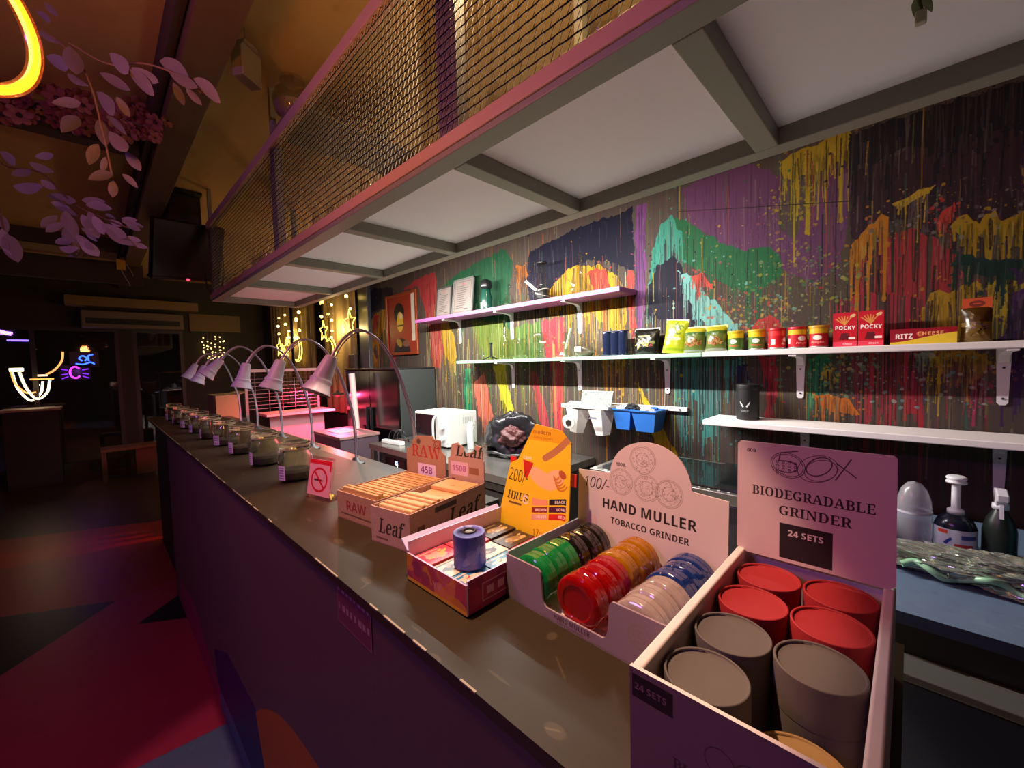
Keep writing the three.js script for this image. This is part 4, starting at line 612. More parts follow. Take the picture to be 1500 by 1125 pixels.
// deep box of cardboard canisters
{
  const w = 0.170, d = 0.335, h = 0.118;
  const t = thing('canister_display_box', 'deep white display box of card canisters lettered BIODEGRADABLE GRINDER 24 SETS', 'display box', [0.325, TOP, -0.178]);
  const white = M('#d9cbc4', 0.7), fm = printed(420, 290, (g, W, H) => { g.fillStyle = '#77606a'; g.fillRect(0, 0, W, H); g.fillStyle = '#2a1c22'; g.fillRect(6, 14, 92, 52); g.fillStyle = '#8a6a74'; g.font = 'bold 21px sans-serif'; g.fillText('24 SETS', 11, 47); g.fillStyle = '#4a343c'; g.textAlign = 'center'; g.font = 'bold 30px serif'; g.fillText('BIODEGRADABLE', W * 0.55, 170); g.fillText('GRINDER', W * 0.55, 210); g.strokeStyle = '#4a343c'; g.lineWidth = 2; for (const x of [0.45, 0.58]) { g.beginPath(); g.arc(W * x, 100, 28, 0, 7); g.stroke(); } }, 0.65);  // front face colour darkened for the unlit customer side
  part('bottom', bx(0, d, 0, 0.003, 0, w), white, t);
  part('front_wall', bx(0, 0.004, 0, h, 0, w), [white, fm, white, white, white, white], t);
  part('left_wall', bx(0.004, d, 0, h, 0, 0.011, 0.003), white, t); part('right_wall', bx(0.004, d, 0, h - 0.004, w - 0.011, w + 0.0, 0.003), white, t);
  part('back_wall', bx(d - 0.003, d, 0, h, 0.011, w - 0.011), white, t);
  const ch = 0.16;
  const hd = shapeOf([[0.004, 0], [w - 0.006, 0], [w, 0.006], [w - 0.001, ch - 0.003], [w - 0.004, ch], [0.004, ch], [0.0, ch - 0.004], [0, 0.006]]);
  part('header_card', faceCustomer(extrude(hd, 0.003, 0, w, ch)).rotateZ(-0.02).translate(d - 0.012, h - 0.004, 0), printed(640, 602, (g, W, H) => {
    g.fillStyle = '#d3bab6'; g.fillRect(0, 0, W, H); g.strokeStyle = '#4a343c'; g.fillStyle = '#2a1c1e';
    // pencil sketch of split grinder halves, and a scribbled price
    g.lineWidth = 3; for (const [x, y, a, b, t0] of [[0.36, 0.17, 74, 62, 0.3], [0.36, 0.17, 66, 54, 0.3], [0.55, 0.17, 84, 62, -0.5], [0.57, 0.18, 68, 48, -0.5]]) { g.beginPath(); g.ellipse(W * x, H * y, a, b, t0, 0, 7); g.stroke(); }
    for (let i = 0; i < 14; i++) { g.beginPath(); g.arc(W * (0.29 + (i % 4) * 0.04), H * (0.15 + Math.floor(i / 4) * 0.03), 5, 0, 7); g.stroke(); }
    g.lineWidth = 5; g.beginPath(); g.moveTo(W * 0.43, H * 0.04); g.lineTo(W * 0.31, H * 0.07); g.lineTo(W * 0.30, H * 0.14); g.quadraticCurveTo(W * 0.44, H * 0.12, W * 0.42, H * 0.2); g.quadraticCurveTo(W * 0.38, H * 0.25, W * 0.29, H * 0.22); g.stroke(); g.beginPath(); g.ellipse(W * 0.56, H * 0.15, 58, 38, -0.7, 0, 7); g.stroke(); g.beginPath(); g.moveTo(W * 0.75, H * 0.06); g.lineTo(W * 0.66, H * 0.24); g.moveTo(W * 0.66, H * 0.1); g.lineTo(W * 0.78, H * 0.2); g.stroke();
    g.font = 'bold 26px sans-serif'; g.fillText('60B', W * 0.07, H * 0.09);
    g.textAlign = 'center'; g.font = 'bold 66px serif'; g.fillText('BIODEGRADABLE', W * 0.5, H * 0.46, W * 0.78); g.fillText('GRINDER', W * 0.53, H * 0.6, W * 0.46);
    g.fillStyle = '#1e1416'; g.fillRect(W * 0.31, H * 0.67, W * 0.34, H * 0.3); g.fillStyle = '#d8c4c0'; g.font = 'bold 42px sans-serif'; g.fillText('24 SETS', W * 0.48, H * 0.77, W * 0.3);
  }, 0.65), t);
  const R = 0.0362, H = 0.102;
  const bodyG = lathe([[0, 0], [R - 0.001, 0], [R, 0.001], [R, H - 0.042], [R - 0.0008, H - 0.041], [R - 0.0008, H - 0.04], [0, H - 0.04]], 40), lidG = lathe([[R - 0.0012, H - 0.04], [R, H - 0.04], [R, H - 0.001], [R - 0.0007, H], [R - 0.0022, H], [R - 0.0028, H - 0.0008], [R - 0.0028, H - 0.003], [0, H - 0.003]], 44);
  const redM = M('#96161a', 0.75), greyM = M('#574f48', 0.8), tanM = M('#8a6c3c', 0.8);
  const proto = {};
  const can = (m, key, x, y, z, label) => {
    const p = [x, TOP + y, z];
    if (!proto[key]) { const g = proto[key] = thing('card_canister', label, 'canister', p, 0, 'card canisters in the deep box'); part('tube', bodyG, m, g); part('lid', lidG, m, g); } else dup(proto[key], 'card_canister', label, p);
  };
  can(greyM, 'g', 0.376, 0.004, -0.1295, 'grey card canister in the front left corner of the deep box');
  can(greyM, 'g', 0.453, 0.004, -0.1295, 'grey card canister second in the left row, just behind the corner one');
  can(redM, 'r', 0.529, 0.004, -0.1295, 'red card canister in the left row touching the grey ones');
  can(redM, 'r', 0.6045, 0.004, -0.1295, 'red card canister at the back of the left row under the header card');
  can(greyM, 'g', 0.457, 0.004, -0.0565, 'large looking grey card canister in the right row, the only grey one there');
  can(redM, 'r', 0.535, 0.004, -0.0565, 'red card canister in the right row directly behind the grey one');
  can(redM, 'r', 0.6105, 0.004, -0.0565, 'red card canister at the back of the right row under the header card');
  can(tanM, 't', 0.372, 0.004, -0.0565, 'tan card canister sunk low in the front right corner of the deep box'); proto.t.scale.y = 0.62;
}

// ---------------------------------------------------------------- back counter: steel table, appliances
const steel = M('#9a9890', 0.3, 0.85), steelD = M('#5f5e5a', 0.35, 0.8), TT = 0.85;
{
  const t = thing('steel_table', 'long stainless steel work table along the painted wall with steel doors below', 'table');
  const tm = printed(256, 512, (g, w, h) => { g.fillStyle = '#92908a'; g.fillRect(0, 0, w, h); const r = rng(3); for (let i = 0; i < 500; i++) { g.globalAlpha = 0.12; g.fillStyle = r() < 0.5 ? '#6d6b64' : '#cfcdc4'; g.fillRect(r() * w, r() * h, 1, 20 + r() * 120); } g.globalAlpha = 1; }, 0.24, { metalness: 0.85 });
  const top = bx(1.6, 2.34, TT - 0.045, TT, -3.29, -1.52);
  part('table_top', top, [steel, steel, tm, steel, steel, steel], t);
  part('upper_rail', bx(1.62, 1.64, TT - 0.1, TT - 0.058, -2.3, -1.54, 0.004), steelD, t);
  for (let i = 0; i < 2; i++) { const z0 = -2.3 + i * 0.38, d = part('door', bx(1.625, 1.645, 0.12, TT - 0.11, z0 + 0.004, z0 + 0.376, 0.004), steelD, t); part('handle', tube([[1.625, 0.66, z0 + 0.3], [1.6, 0.66, z0 + 0.31], [1.6, 0.5, z0 + 0.31], [1.625, 0.5, z0 + 0.3]], 0.006, 20, 8), steel, d); }
  part('side_panel', [bx(1.645, 2.32, 0.1, TT - 0.045, -1.56, -1.54), bx(1.645, 2.32, 0.1, TT - 0.045, -2.31, -2.29)], steelD, t);
  for (const [x, z] of [[1.63, -3.26], [2.3, -3.26], [2.3, -1.56], [1.66, -1.58]]) part('leg', bx(x - 0.02, x + 0.02, 0, TT - 0.045, z - 0.02, z + 0.02, 0.004), steel, t);
  part('lower_shelf', bx(1.62, 2.32, 0.2, 0.22, -3.26, -2.31), steelD, t);
  const oven = thing('under_counter_oven', 'black oven with small lit blue white digit under the left end of the steel table', 'oven', [1.64, 0.22, -3.24]);
  part('body', bx(0.02, 0.6, 0.004, 0.56, 0, 0.88, 0.01), M('#121214', 0.35), oven);
  part('door', bx(0.002, 0.022, 0.03, 0.40, 0.03, 0.85, 0.008), M('#0c0c0f', 0.12, 0.2), oven);
  part('display', [bx(0.016, 0.0205, 0.44, 0.53, 0.12, 0.42, 0.003)], M('#08080a', 0.15), oven);
  const seg = []; for (const [a, b] of [[[0.515, 0.29], [0.49, 0.285]], [[0.49, 0.285], [0.49, 0.32]], [[0.52, 0.31], [0.465, 0.312]]]) seg.push(bar(V(0.0145, a[0], a[1]), V(0.0145, b[0], b[1]), 0.005));
  part('display_digit', seg, glow('#cfe0ff', 3), oven);
  part('handle', tube([[0.002, 0.37, 0.1], [-0.025, 0.37, 0.12], [-0.025, 0.37, 0.76], [0.002, 0.37, 0.78]], 0.008, 30, 8), steel, oven);
}
{
  // microwave
  const t = thing('microwave_oven', 'white microwave oven with dark window on the steel table', 'microwave', [1.868, TT, -2.985]);
  const w = M('#b9bbb7', 0.4), dk = M('#0f1012', 0.15), D = 0.3, W = 0.445, H = 0.272;
  part('body', bx(0.012, D, 0.012, H, 0, W, 0.006), w, t);
  const dr = part('door', [bx(0, 0.014, 0.014, H - 0.004, 0.004, W - 0.105, 0.004)], w, t);
  part('window', bx(-0.0015, 0.002, 0.03, H - 0.018, 0.012, W - 0.15, 0.002), dk, dr);
  part('handle', tube([[0, 0.03, W - 0.135], [-0.03, 0.05, W - 0.128], [-0.042, H / 2, W - 0.125], [-0.03, H - 0.04, W - 0.128], [0, H - 0.02, W - 0.135]], 0.009, 30, 8), w, dr);
  const cp = part('control_panel', bx(0, 0.014, 0.014, H - 0.004, W - 0.101, W - 0.003, 0.004), w, t);
  for (const y of [0.08, 0.17]) { part('knob', cyl(0.021, 0.019, 0.016, 0, 0, 0).rotateZ(PI / 2).translate(0, y, W - 0.052), M('#cfd2ce', 0.4), cp); part('scale_ring', new THREE.TorusGeometry(0.03, 0.0012, 6, 30).rotateY(PI / 2).translate(-0.0006, y, W - 0.052), M('#9aa0a0', 0.5), cp); }
  part('vent', Array.from({ length: 6 }, (_, i) => bx(0.16 + i * 0.018, 0.168 + i * 0.018, 0.18, 0.23, W - 0.0008, W + 0.0008)), M('#8f9290', 0.6), t);
  for (const [x, z] of [[0.04, 0.04], [0.26, 0.04], [0.04, 0.4], [0.26, 0.4]]) part('foot', cyl(0.014, 0.016, 0.012, x, 0, z, 14), M('#222222', 0.7), t);
}
{
  const can = thing('spray_can', 'slim white spray can standing in front of the microwave', 'can', [2.0, TT, -2.42]);
  part('body', lathe([[0, 0], [0.024, 0], [0.026, 0.003], [0.026, 0.15], [0.023, 0.158], [0.019, 0.162], [0, 0.162]], 28), M('#c2c4be', 0.35), can); part('cap', lathe([[0.0205, 0.16], [0.0215, 0.164], [0.0205, 0.2], [0.015, 0.207], [0, 0.208]], 28), M('#eeeeea', 0.4), can); part('label_band', lathe([[0.0262, 0.05], [0.0264, 0.052], [0.0264, 0.1], [0.0262, 0.102]], 28), M('#b9bcbc', 0.5), can);
  const gm = new THREE.MeshPhysicalMaterial({ color: 0xeef2ee, roughness: 0.06, transmission: 1, thickness: 0 });
  const jug = thing('glass_jug', 'clear dimpled glass jug between the microwave and the black bag', 'jug', [2.12, TT, -2.41]);
  const pr = [[0, 0.006], [0.055, 0.006], [0.06, 0.012]]; for (let i = 0; i <= 10; i++) pr.push([0.062 + 0.012 * Math.sin(i / 10 * PI) + (i % 2) * 0.003, 0.02 + i * 0.015]); pr.push([0.06, 0.19], [0.064, 0.205]);
  part('body', lathe(pr, 26), gm, jug); part('handle', tube([[0.062, 0.17, 0], [0.1, 0.165, 0], [0.105, 0.1, 0], [0.07, 0.06, 0]], 0.007, 24, 8).rotateY(2.2), gm, jug);
  const ps = thing('power_strip', 'white power strip with tangled black cables at the left end of the steel table', 'power strip', [1.72, TT, -3.1], 0.1);
  part('body', bx(-0.025, 0.025, 0, 0.03, -0.13, 0.13, 0.006), M('#dcdcd8', 0.4), ps); for (let i = 0; i < 4; i++) part('socket', bx(-0.014, 0.014, 0.0295, 0.031, -0.11 + i * 0.06, -0.075 + i * 0.06, 0), M('#77777a', 0.5), ps);
  const r = rng(4); for (let k = 0; k < 3; k++) part('cable', tube([[0, 0.03, -0.06 + k * 0.06], [0.01, 0.07 + r() * 0.03, -0.04 + k * 0.05], [0.05, 0.10 + r() * 0.03, 0.02 + r() * 0.06], [0.09, 0.06, -0.02 + r() * 0.1], [0.12, 0.004, 0.05 * k], [0.14, 0.006, -0.1 + 0.05 * k]], 0.003, 40, 6), M('#1a1a1a', 0.5), ps);
}
{
  // open black rubbish bag with red stuff inside
  const t = thing('black_plastic_bag', 'open black plastic bag with crumpled red stuff inside on the steel table', 'bag', [2.08, TT + 0.002, -2.03]);
  const dirM = V(-0.72, 0.12, 0.52).normalize();
  const blob = (R, seed, fold, open, squash) => { const g = new THREE.SphereGeometry(1, 72, 52), p = g.attributes.position; for (let i = 0; i < p.count; i++) { const n = V(p.getX(i), p.getY(i), p.getZ(i)).normalize(); const ang = Math.atan2(n.z, n.x); let k = 1 + fold * (0.30 * noise.noise(n.x * 1.7 + seed, n.y * 1.7, n.z * 1.7) + 0.12 * Math.abs(noise.noise(ang * 3 + seed, n.y * 1.5, seed)) + 0.10 * noise.noise(n.x * 5, n.y * 4 + seed, n.z * 5)); if (open) { const a = n.dot(dirM); if (a > 0.55) k *= 1 - (a - 0.55) * 1.9; } p.setXYZ(i, n.x * R[0] * k, Math.max(-R[1] * squash, n.y * R[1] * k), n.z * R[2] * k); } g.computeVertexNormals(); return g; };
  part('bag', blob([0.165, 0.16, 0.215], 3.1, 0.8, true, 0.80).translate(0, 0.129, 0), M('#17171a', 0.32), t);
  const c = dirM.clone().multiplyScalar(0.085);
  part('contents', blob([0.068, 0.066, 0.1], 9.7, 1.3, false, 0.95).translate(c.x, 0.125 + c.y, c.z), M('#431718', 0.6), t);
  const sk = []; for (let i = 0; i < 3; i++) { const g = new THREE.TorusGeometry(0.15 + i * 0.014, 0.010, 8, 60); g.rotateX(PI / 2); const p = g.attributes.position; for (let k = 0; k < p.count; k++) { const a = Math.atan2(p.getZ(k), p.getX(k)); p.setXYZ(k, p.getX(k) * (1 + 0.06 * Math.sin(a * 5 + i)), p.getY(k) + 0.012 + 0.008 * i + 0.006 * Math.sin(a * 7 + i * 2), p.getZ(k) * 1.2 * (1 + 0.05 * Math.sin(a * 6))); } g.computeVertexNormals(); sk.push(g); }
  part('gathered_skirt', sk, M('#17171a', 0.32), t);
}
{
  // tall black fridge, dark freezer with glossy lid
  const t = thing('black_fridge', 'tall black two door fridge with grey green side against the wall', 'fridge', [1.92, 0, -4.43]);
  part('body', bx(0.02, 0.41, 0.04, 1.47, 0, 1.1, 0.008), M('#2b302f', 0.5), t);
  for (const i of [0, 1]) { const d = part('door', bx(0, 0.022, 0.06, 1.465, 0.004 + i * 0.55, 0.546 + i * 0.55, 0.006), M('#070708', 0.16), t); part('handle', bx(-0.03, 0, 0.7, 1.1, 0.5 + i * 0.09, 0.515 + i * 0.09, 0.006), M('#2a2a2c', 0.3, 0.6), d); }
  part('top_trim', bx(-0.004, 0.41, 1.47, 1.485, -0.004, 1.104, 0.004), M('#151517', 0.4), t); part('plinth', bx(0.03, 0.4, 0, 0.04, 0.01, 1.09), M('#101010', 0.6), t);
  const f = thing('glass_top_freezer', 'dark chest freezer with glossy glass lid and steel rim', 'freezer', [1.65, 0, -1.1]);
  part('body', bx(0.01, 0.48, 0.03, 0.94, 0, 0.98, 0.012), M('#4a4a4c', 0.4, 0.4), f); part('rim', [bx(0, 0.03, 0.94, 0.985, -0.005, 0.985, 0.004), bx(0.46, 0.485, 0.94, 0.985, -0.005, 0.985, 0.004), bx(0.03, 0.46, 0.94, 0.985, -0.005, 0.025, 0.004), bx(0.03, 0.46, 0.94, 0.985, 0.955, 0.985, 0.004)], steel, f);
  for (const i of [0, 1]) { const l = part('glass_lid', bx(0.026, 0.464, 0.978 + i * 0.008, 0.986 + i * 0.008, 0.02 + i * 0.45, 0.51 + i * 0.45, 0.002), M('#15191a', 0.06), f); part('lid_grip', bx(0.03, 0.05, 0.986 + i * 0.008, 0.994 + i * 0.008, 0.2 + i * 0.45, 0.32 + i * 0.45, 0.003), steelD, l); }
  part('led_strip', Array.from({ length: 26 }, (_, i) => bx(0.012, 0.018, 0.985, 0.988, 0.03 + i * 0.036, 0.04 + i * 0.036)), M('#c8c8c4', 0.3), f);
}
{
  // blue worktop cabinet at the right
  const t = thing('blue_work_cabinet', 'low cabinet with dusty blue worktop, open slot and steel ledge at the right edge', 'cabinet', [1.39, 0, -0.06]);
  const bm = printed(256, 256, (g, w, h) => { g.fillStyle = '#5f7089'; g.fillRect(0, 0, w, h); grain(g, w, h, 1600, 3, ['#46546a', '#8494a8'], 0.2); const r = rng(3); for (let i = 0; i < 30; i++) { g.globalAlpha = 0.25; g.strokeStyle = '#a9b4c2'; g.beginPath(); const x = r() * w, y = r() * h; g.moveTo(x, y); g.lineTo(x + r() * 60 - 30, y + r() * 20 - 10); g.stroke(); } g.globalAlpha = 1; }, 0.4), be = M('#2c3a5e', 0.5);
  part('worktop', bx(0, 0.94, TT - 0.032, TT, 0, 1.2), [be, be, bm, be, be, be], t);
  part('recess_panel', bx(0.004, 0.02, TT - 0.105, TT - 0.032, 0.02, 1.18), M('#17181c', 0.5), t);
  part('steel_ledge', bx(-0.09, 0.02, TT - 0.125, TT - 0.105, 0, 1.2, 0.004), M('#55534f', 0.5, 0.2), t);
  part('glint_strip', bx(-0.012, -0.006, TT - 0.106, TT - 0.1025, 0.17, 1.2), M('#f0f0ee', 0.05, 0.9), t);  // bright strip added where only a glint runs along the ledge
  for (const i of [0, 1, 2]) part('front_door', bx(-0.086, -0.066, 0.08, TT - 0.127, 0.004 + i * 0.4, 0.396 + i * 0.4, 0.004), M(i ? '#2b2d30' : '#232a3a', 0.35), t);
  part('side_panel', [bx(-0.066, 0.92, 0.04, TT - 0.125, 0, 0.02), bx(-0.066, 0.92, 0.04, TT - 0.125, 1.18, 1.2), bx(0.004, 0.92, TT - 0.125, TT - 0.032, 0, 0.02), bx(0.004, 0.92, TT - 0.125, TT - 0.032, 1.18, 1.2)], M('#2a2f3a', 0.5), t); part('bottom', bx(0.02, 0.92, 0.04, 0.06, 0.02, 1.18), M('#1c1c20', 0.6), t); 
}
{
  // bottles on the blue worktop
  const clear = new THREE.MeshPhysicalMaterial({ color: 0xe4e2ea, roughness: 0.25, transmission: 0.75, thickness: 0 });
  const b = thing('dome_bottle', 'cloudy clear dome topped plastic bottle, right of two on the blue worktop', 'bottle', [1.9, TT, 0.015], 0, 'cloudy dome bottles');
  part('body', lathe([[0, 0.004], [0.036, 0.004], [0.044, 0.012], [0.045, 0.12], [0.042, 0.16], [0.032, 0.195], [0.018, 0.215], [0.0, 0.222]], 30), clear, b); part('seam_ring', lathe([[0.0455, 0.118], [0.0462, 0.122], [0.0455, 0.126]], 30), M('#c8c6d0', 0.4), b); part('base', lathe([[0, 0], [0.04, 0], [0.042, 0.006], [0, 0.006]], 24), M('#8a8894', 0.5), b);
  dup(b, 'dome_bottle', 'cloudy clear dome topped plastic bottle half hidden behind the display card', [1.92, TT, -0.065]).scale.setScalar(0.97);
  const j = thing('pump_jug', 'dark water jug with tall white pump stem and blue red printed label', 'jug', [1.93, TT, 0.112]);
  part('body', lathe([[0, 0.002], [0.045, 0.002], [0.05, 0.008], [0.05, 0.085], [0.04, 0.11], [0.024, 0.122], [0.018, 0.128], [0, 0.128]], 30), M('#1c2030', 0.2), j);
  const lm = printed(256, 96, (g, w, h) => { g.fillStyle = '#c9ccd8'; g.fillRect(0, 0, w, h); g.fillStyle = '#243e8c'; g.beginPath(); g.moveTo(70, 62); g.lineTo(104, 34); g.lineTo(112, 42); g.lineTo(84, 70); g.fill(); g.fillStyle = '#c03030'; g.fillRect(120, 60, 90, 15); g.fillStyle = '#d84a28'; g.fillRect(40, 6, 50, 16); g.fillStyle = '#3a4a8c'; g.fillRect(150, 20, 80, 18); }, 0.4); lm.side = THREE.DoubleSide;
  part('label', new THREE.CylinderGeometry(0.0508, 0.0508, 0.07, 24, 1, true, -PI / 2 - 1.3, 2.6).translate(0, 0.05, 0), lm, j);
  part('pump_stem', [lathe([[0.0, 0.126], [0.02, 0.126], [0.02, 0.14], [0.011, 0.146], [0.0105, 0.222], [0.012, 0.228], [0, 0.228]], 20)], M('#d4d4d8', 0.4), j); part('pump_head', lathe([[0, 0.226], [0.024, 0.226], [0.025, 0.232], [0.02, 0.236], [0.024, 0.241], [0.024, 0.246], [0.019, 0.25], [0, 0.25]], 22), M('#dadade', 0.4), j);
  function sprayer(name, label, x, z, bodyC, headC, turn, h) {
    const s = thing('spray_bottle', label, 'spray bottle', [x, TT, z], turn);
    part('body', lathe([[0, 0], [0.034, 0], [0.037, 0.005], [0.037, h * 0.5], [0.03, h * 0.68], [0.015, h * 0.84], [0.014, h * 0.9], [0, h * 0.9]], 26), bodyC, s); part('collar', lathe([[0, h * 0.86], [0.018, h * 0.86], [0.018, h * 0.95], [0, h * 0.95]], 20), headC, s);
    part('trigger_head', [extrude(shapeOf([[-0.02, 0], [0.014, 0], [0.02, 0.012], [0.044, 0.02], [0.046, 0.034], [0.01, 0.046], [-0.026, 0.04], [-0.032, 0.02]]), 0.018, 0.003).translate(0, h * 0.94, -0.009)], headC, s); part('trigger', [bar(V(0.026, h * 0.96, 0), V(0.034, h * 0.74, 0), 0.008, 0.006)], headC, s);
  }
  sprayer('spray', 'dark green spray bottle with white trigger head beside the pump jug', 1.93, 0.205, M('#1d2420', 0.35), M('#cfcbd4', 0.4), PI, 0.19);
  sprayer('spray', 'teal plastic spray bottle at the right edge of the picture', 1.9, 0.29, M('#1f5a66', 0.4), M('#2e8a92', 0.4), PI - 0.4, 0.2);
  // crumpled film roll in front of them
  const f = thing('plastic_film_bundle', 'crumpled shiny greenish plastic film bundle lying on the blue worktop', 'plastic wrap', [1.71, TT + 0.003, 0.21]);
  const crumple = (sx, sy, sz, seed, det) => { const g = new THREE.IcosahedronGeometry(1, det), p = g.attributes.position; for (let i = 0; i < p.count; i++) { const n = V(p.getX(i), p.getY(i), p.getZ(i)); const k = 0.85 + 0.4 * noise.noise(n.x * 2.6 + seed, n.y * 2.6, n.z * 5) + 0.25 * Math.abs(noise.noise(n.x * 7, n.y * 7 + seed, n.z * 16)) + 0.16 * Math.abs(noise.noise(n.x * 15, n.y * 15 + seed, n.z * 38)); p.setXYZ(i, n.x * k * sx, Math.max(-0.7, n.y * k) * sy, n.z * k * sz); } g.computeVertexNormals(); return g; };
  part('film', crumple(0.085, 0.045, 0.30, 2.2, 22).translate(0, 0.033, 0), new THREE.MeshPhysicalMaterial({ color: '#c4cfc0', roughness: 0.08, metalness: 0.75, clearcoat: 1, clearcoatRoughness: 0.05, flatShading: true }), f);
  const pts = []; for (let i = 0; i < 14; i++) pts.push([-0.075 + 0.012 * Math.sin(i * 1.9), 0.026 + 0.014 * Math.sin(i * 1.3), -0.22 + i * 0.028]);
  part('green_edge', tube(pts, 0.009, 60, 6), M('#8fbf9a', 0.3), f);
  part('loose_film', [crumple(0.05, 0.03, 0.16, 7.7, 10).translate(0.07, 0.045, 0.16)], new THREE.MeshPhysicalMaterial({ color: '#d0d2c6', roughness: 0.08, metalness: 0.8, clearcoat: 1, flatShading: true }), f);
}

// ---------------------------------------------------------------- wall shelves
function bracket(t, y, z) {
  const leg = extrude(shapeOf([[-0.018, 0], [0.018, 0], [0.014, -0.15], [0.013, -0.2], [0.007, -0.208], [-0.007, -0.208], [-0.013, -0.2], [-0.014, -0.15]]), 0.004, 0.001).rotateY(-PI / 2).translate(2.348, y, z);
  const arm = extrude(shapeOf([[0, 0], [-0.19, 0], [-0.19, -0.006], [-0.05, -0.012], [-0.018, -0.022], [-0.006, -0.05], [0, -0.05]]), 0.026, 0.001).translate(2.346, y - 0.001, z - 0.013);
  const b = part('bracket', [leg, arm], M('#cfc6c8', 0.45), t);
  for (const d of [0.07, 0.185]) part('screw', cyl(0.004, 0.004, 0.003, 0, 0, 0, 10).rotateZ(PI / 2).translate(2.3425, y - d, z), M('#3a3636', 0.4, 0.5), b);
}
const S1 = 1.53, S0 = 1.195, S2 = 1.93;
{
  let t = thing('purple_shelf', 'pink purple painted wall shelf, the highest on the mural wall', 'shelf'); part('board', bx(2.14, 2.345, S2 - 0.03, S2, -3.36, -1.21, 0.004), M('#8f4f80', 0.5), t); for (const z of [-2.94, -2.28, -1.63]) bracket(t, S2 - 0.03, z);
  t = thing('green_shelf', 'long pale green wall shelf under the purple one', 'shelf'); part('board', bx(2.15, 2.345, S1 - 0.022, S1, -2.76, -0.76, 0.004), M('#86b494', 0.5), t); for (const z of [-2.28, -1.64, -1.02]) bracket(t, S1 - 0.022, z);
  t = thing('white_shelf', 'white wall shelf continuing the green one, holding red snacks', 'shelf'); part('board', bx(2.15, 2.345, S1 - 0.022, S1 + 0.004, -0.755, 0.95, 0.004), M('#e2dad8', 0.5), t); for (const z of [-0.375, 0.245, 0.8]) bracket(t, S1 - 0.022, z);
  t = thing('white_shelf', 'lower white wall shelf carrying only a black canister', 'shelf'); part('board', bx(2.11, 2.345, S0 - 0.026, S0, -0.74, 0.95, 0.004), M('#e6dedd', 0.5), t); for (const z of [-0.355, 0.243, 0.8]) bracket(t, S0 - 0.026, z);
  const rail = thing('hanging_rail', 'short white wall rail holding planter cups and blue buckets', 'rail'); part('rail', bx(2.325, 2.349, 1.2, 1.225, -1.72, -0.9, 0.004), M('#d8d4d0', 0.5), rail); for (const z of [-1.68, -0.94]) part('screw', cyl(0.006, 0.006, 0.004, 0, 0, 0, 10).rotateZ(PI / 2).translate(2.325, 1.212, z), M('#888888', 0.4, 0.7), rail);
}
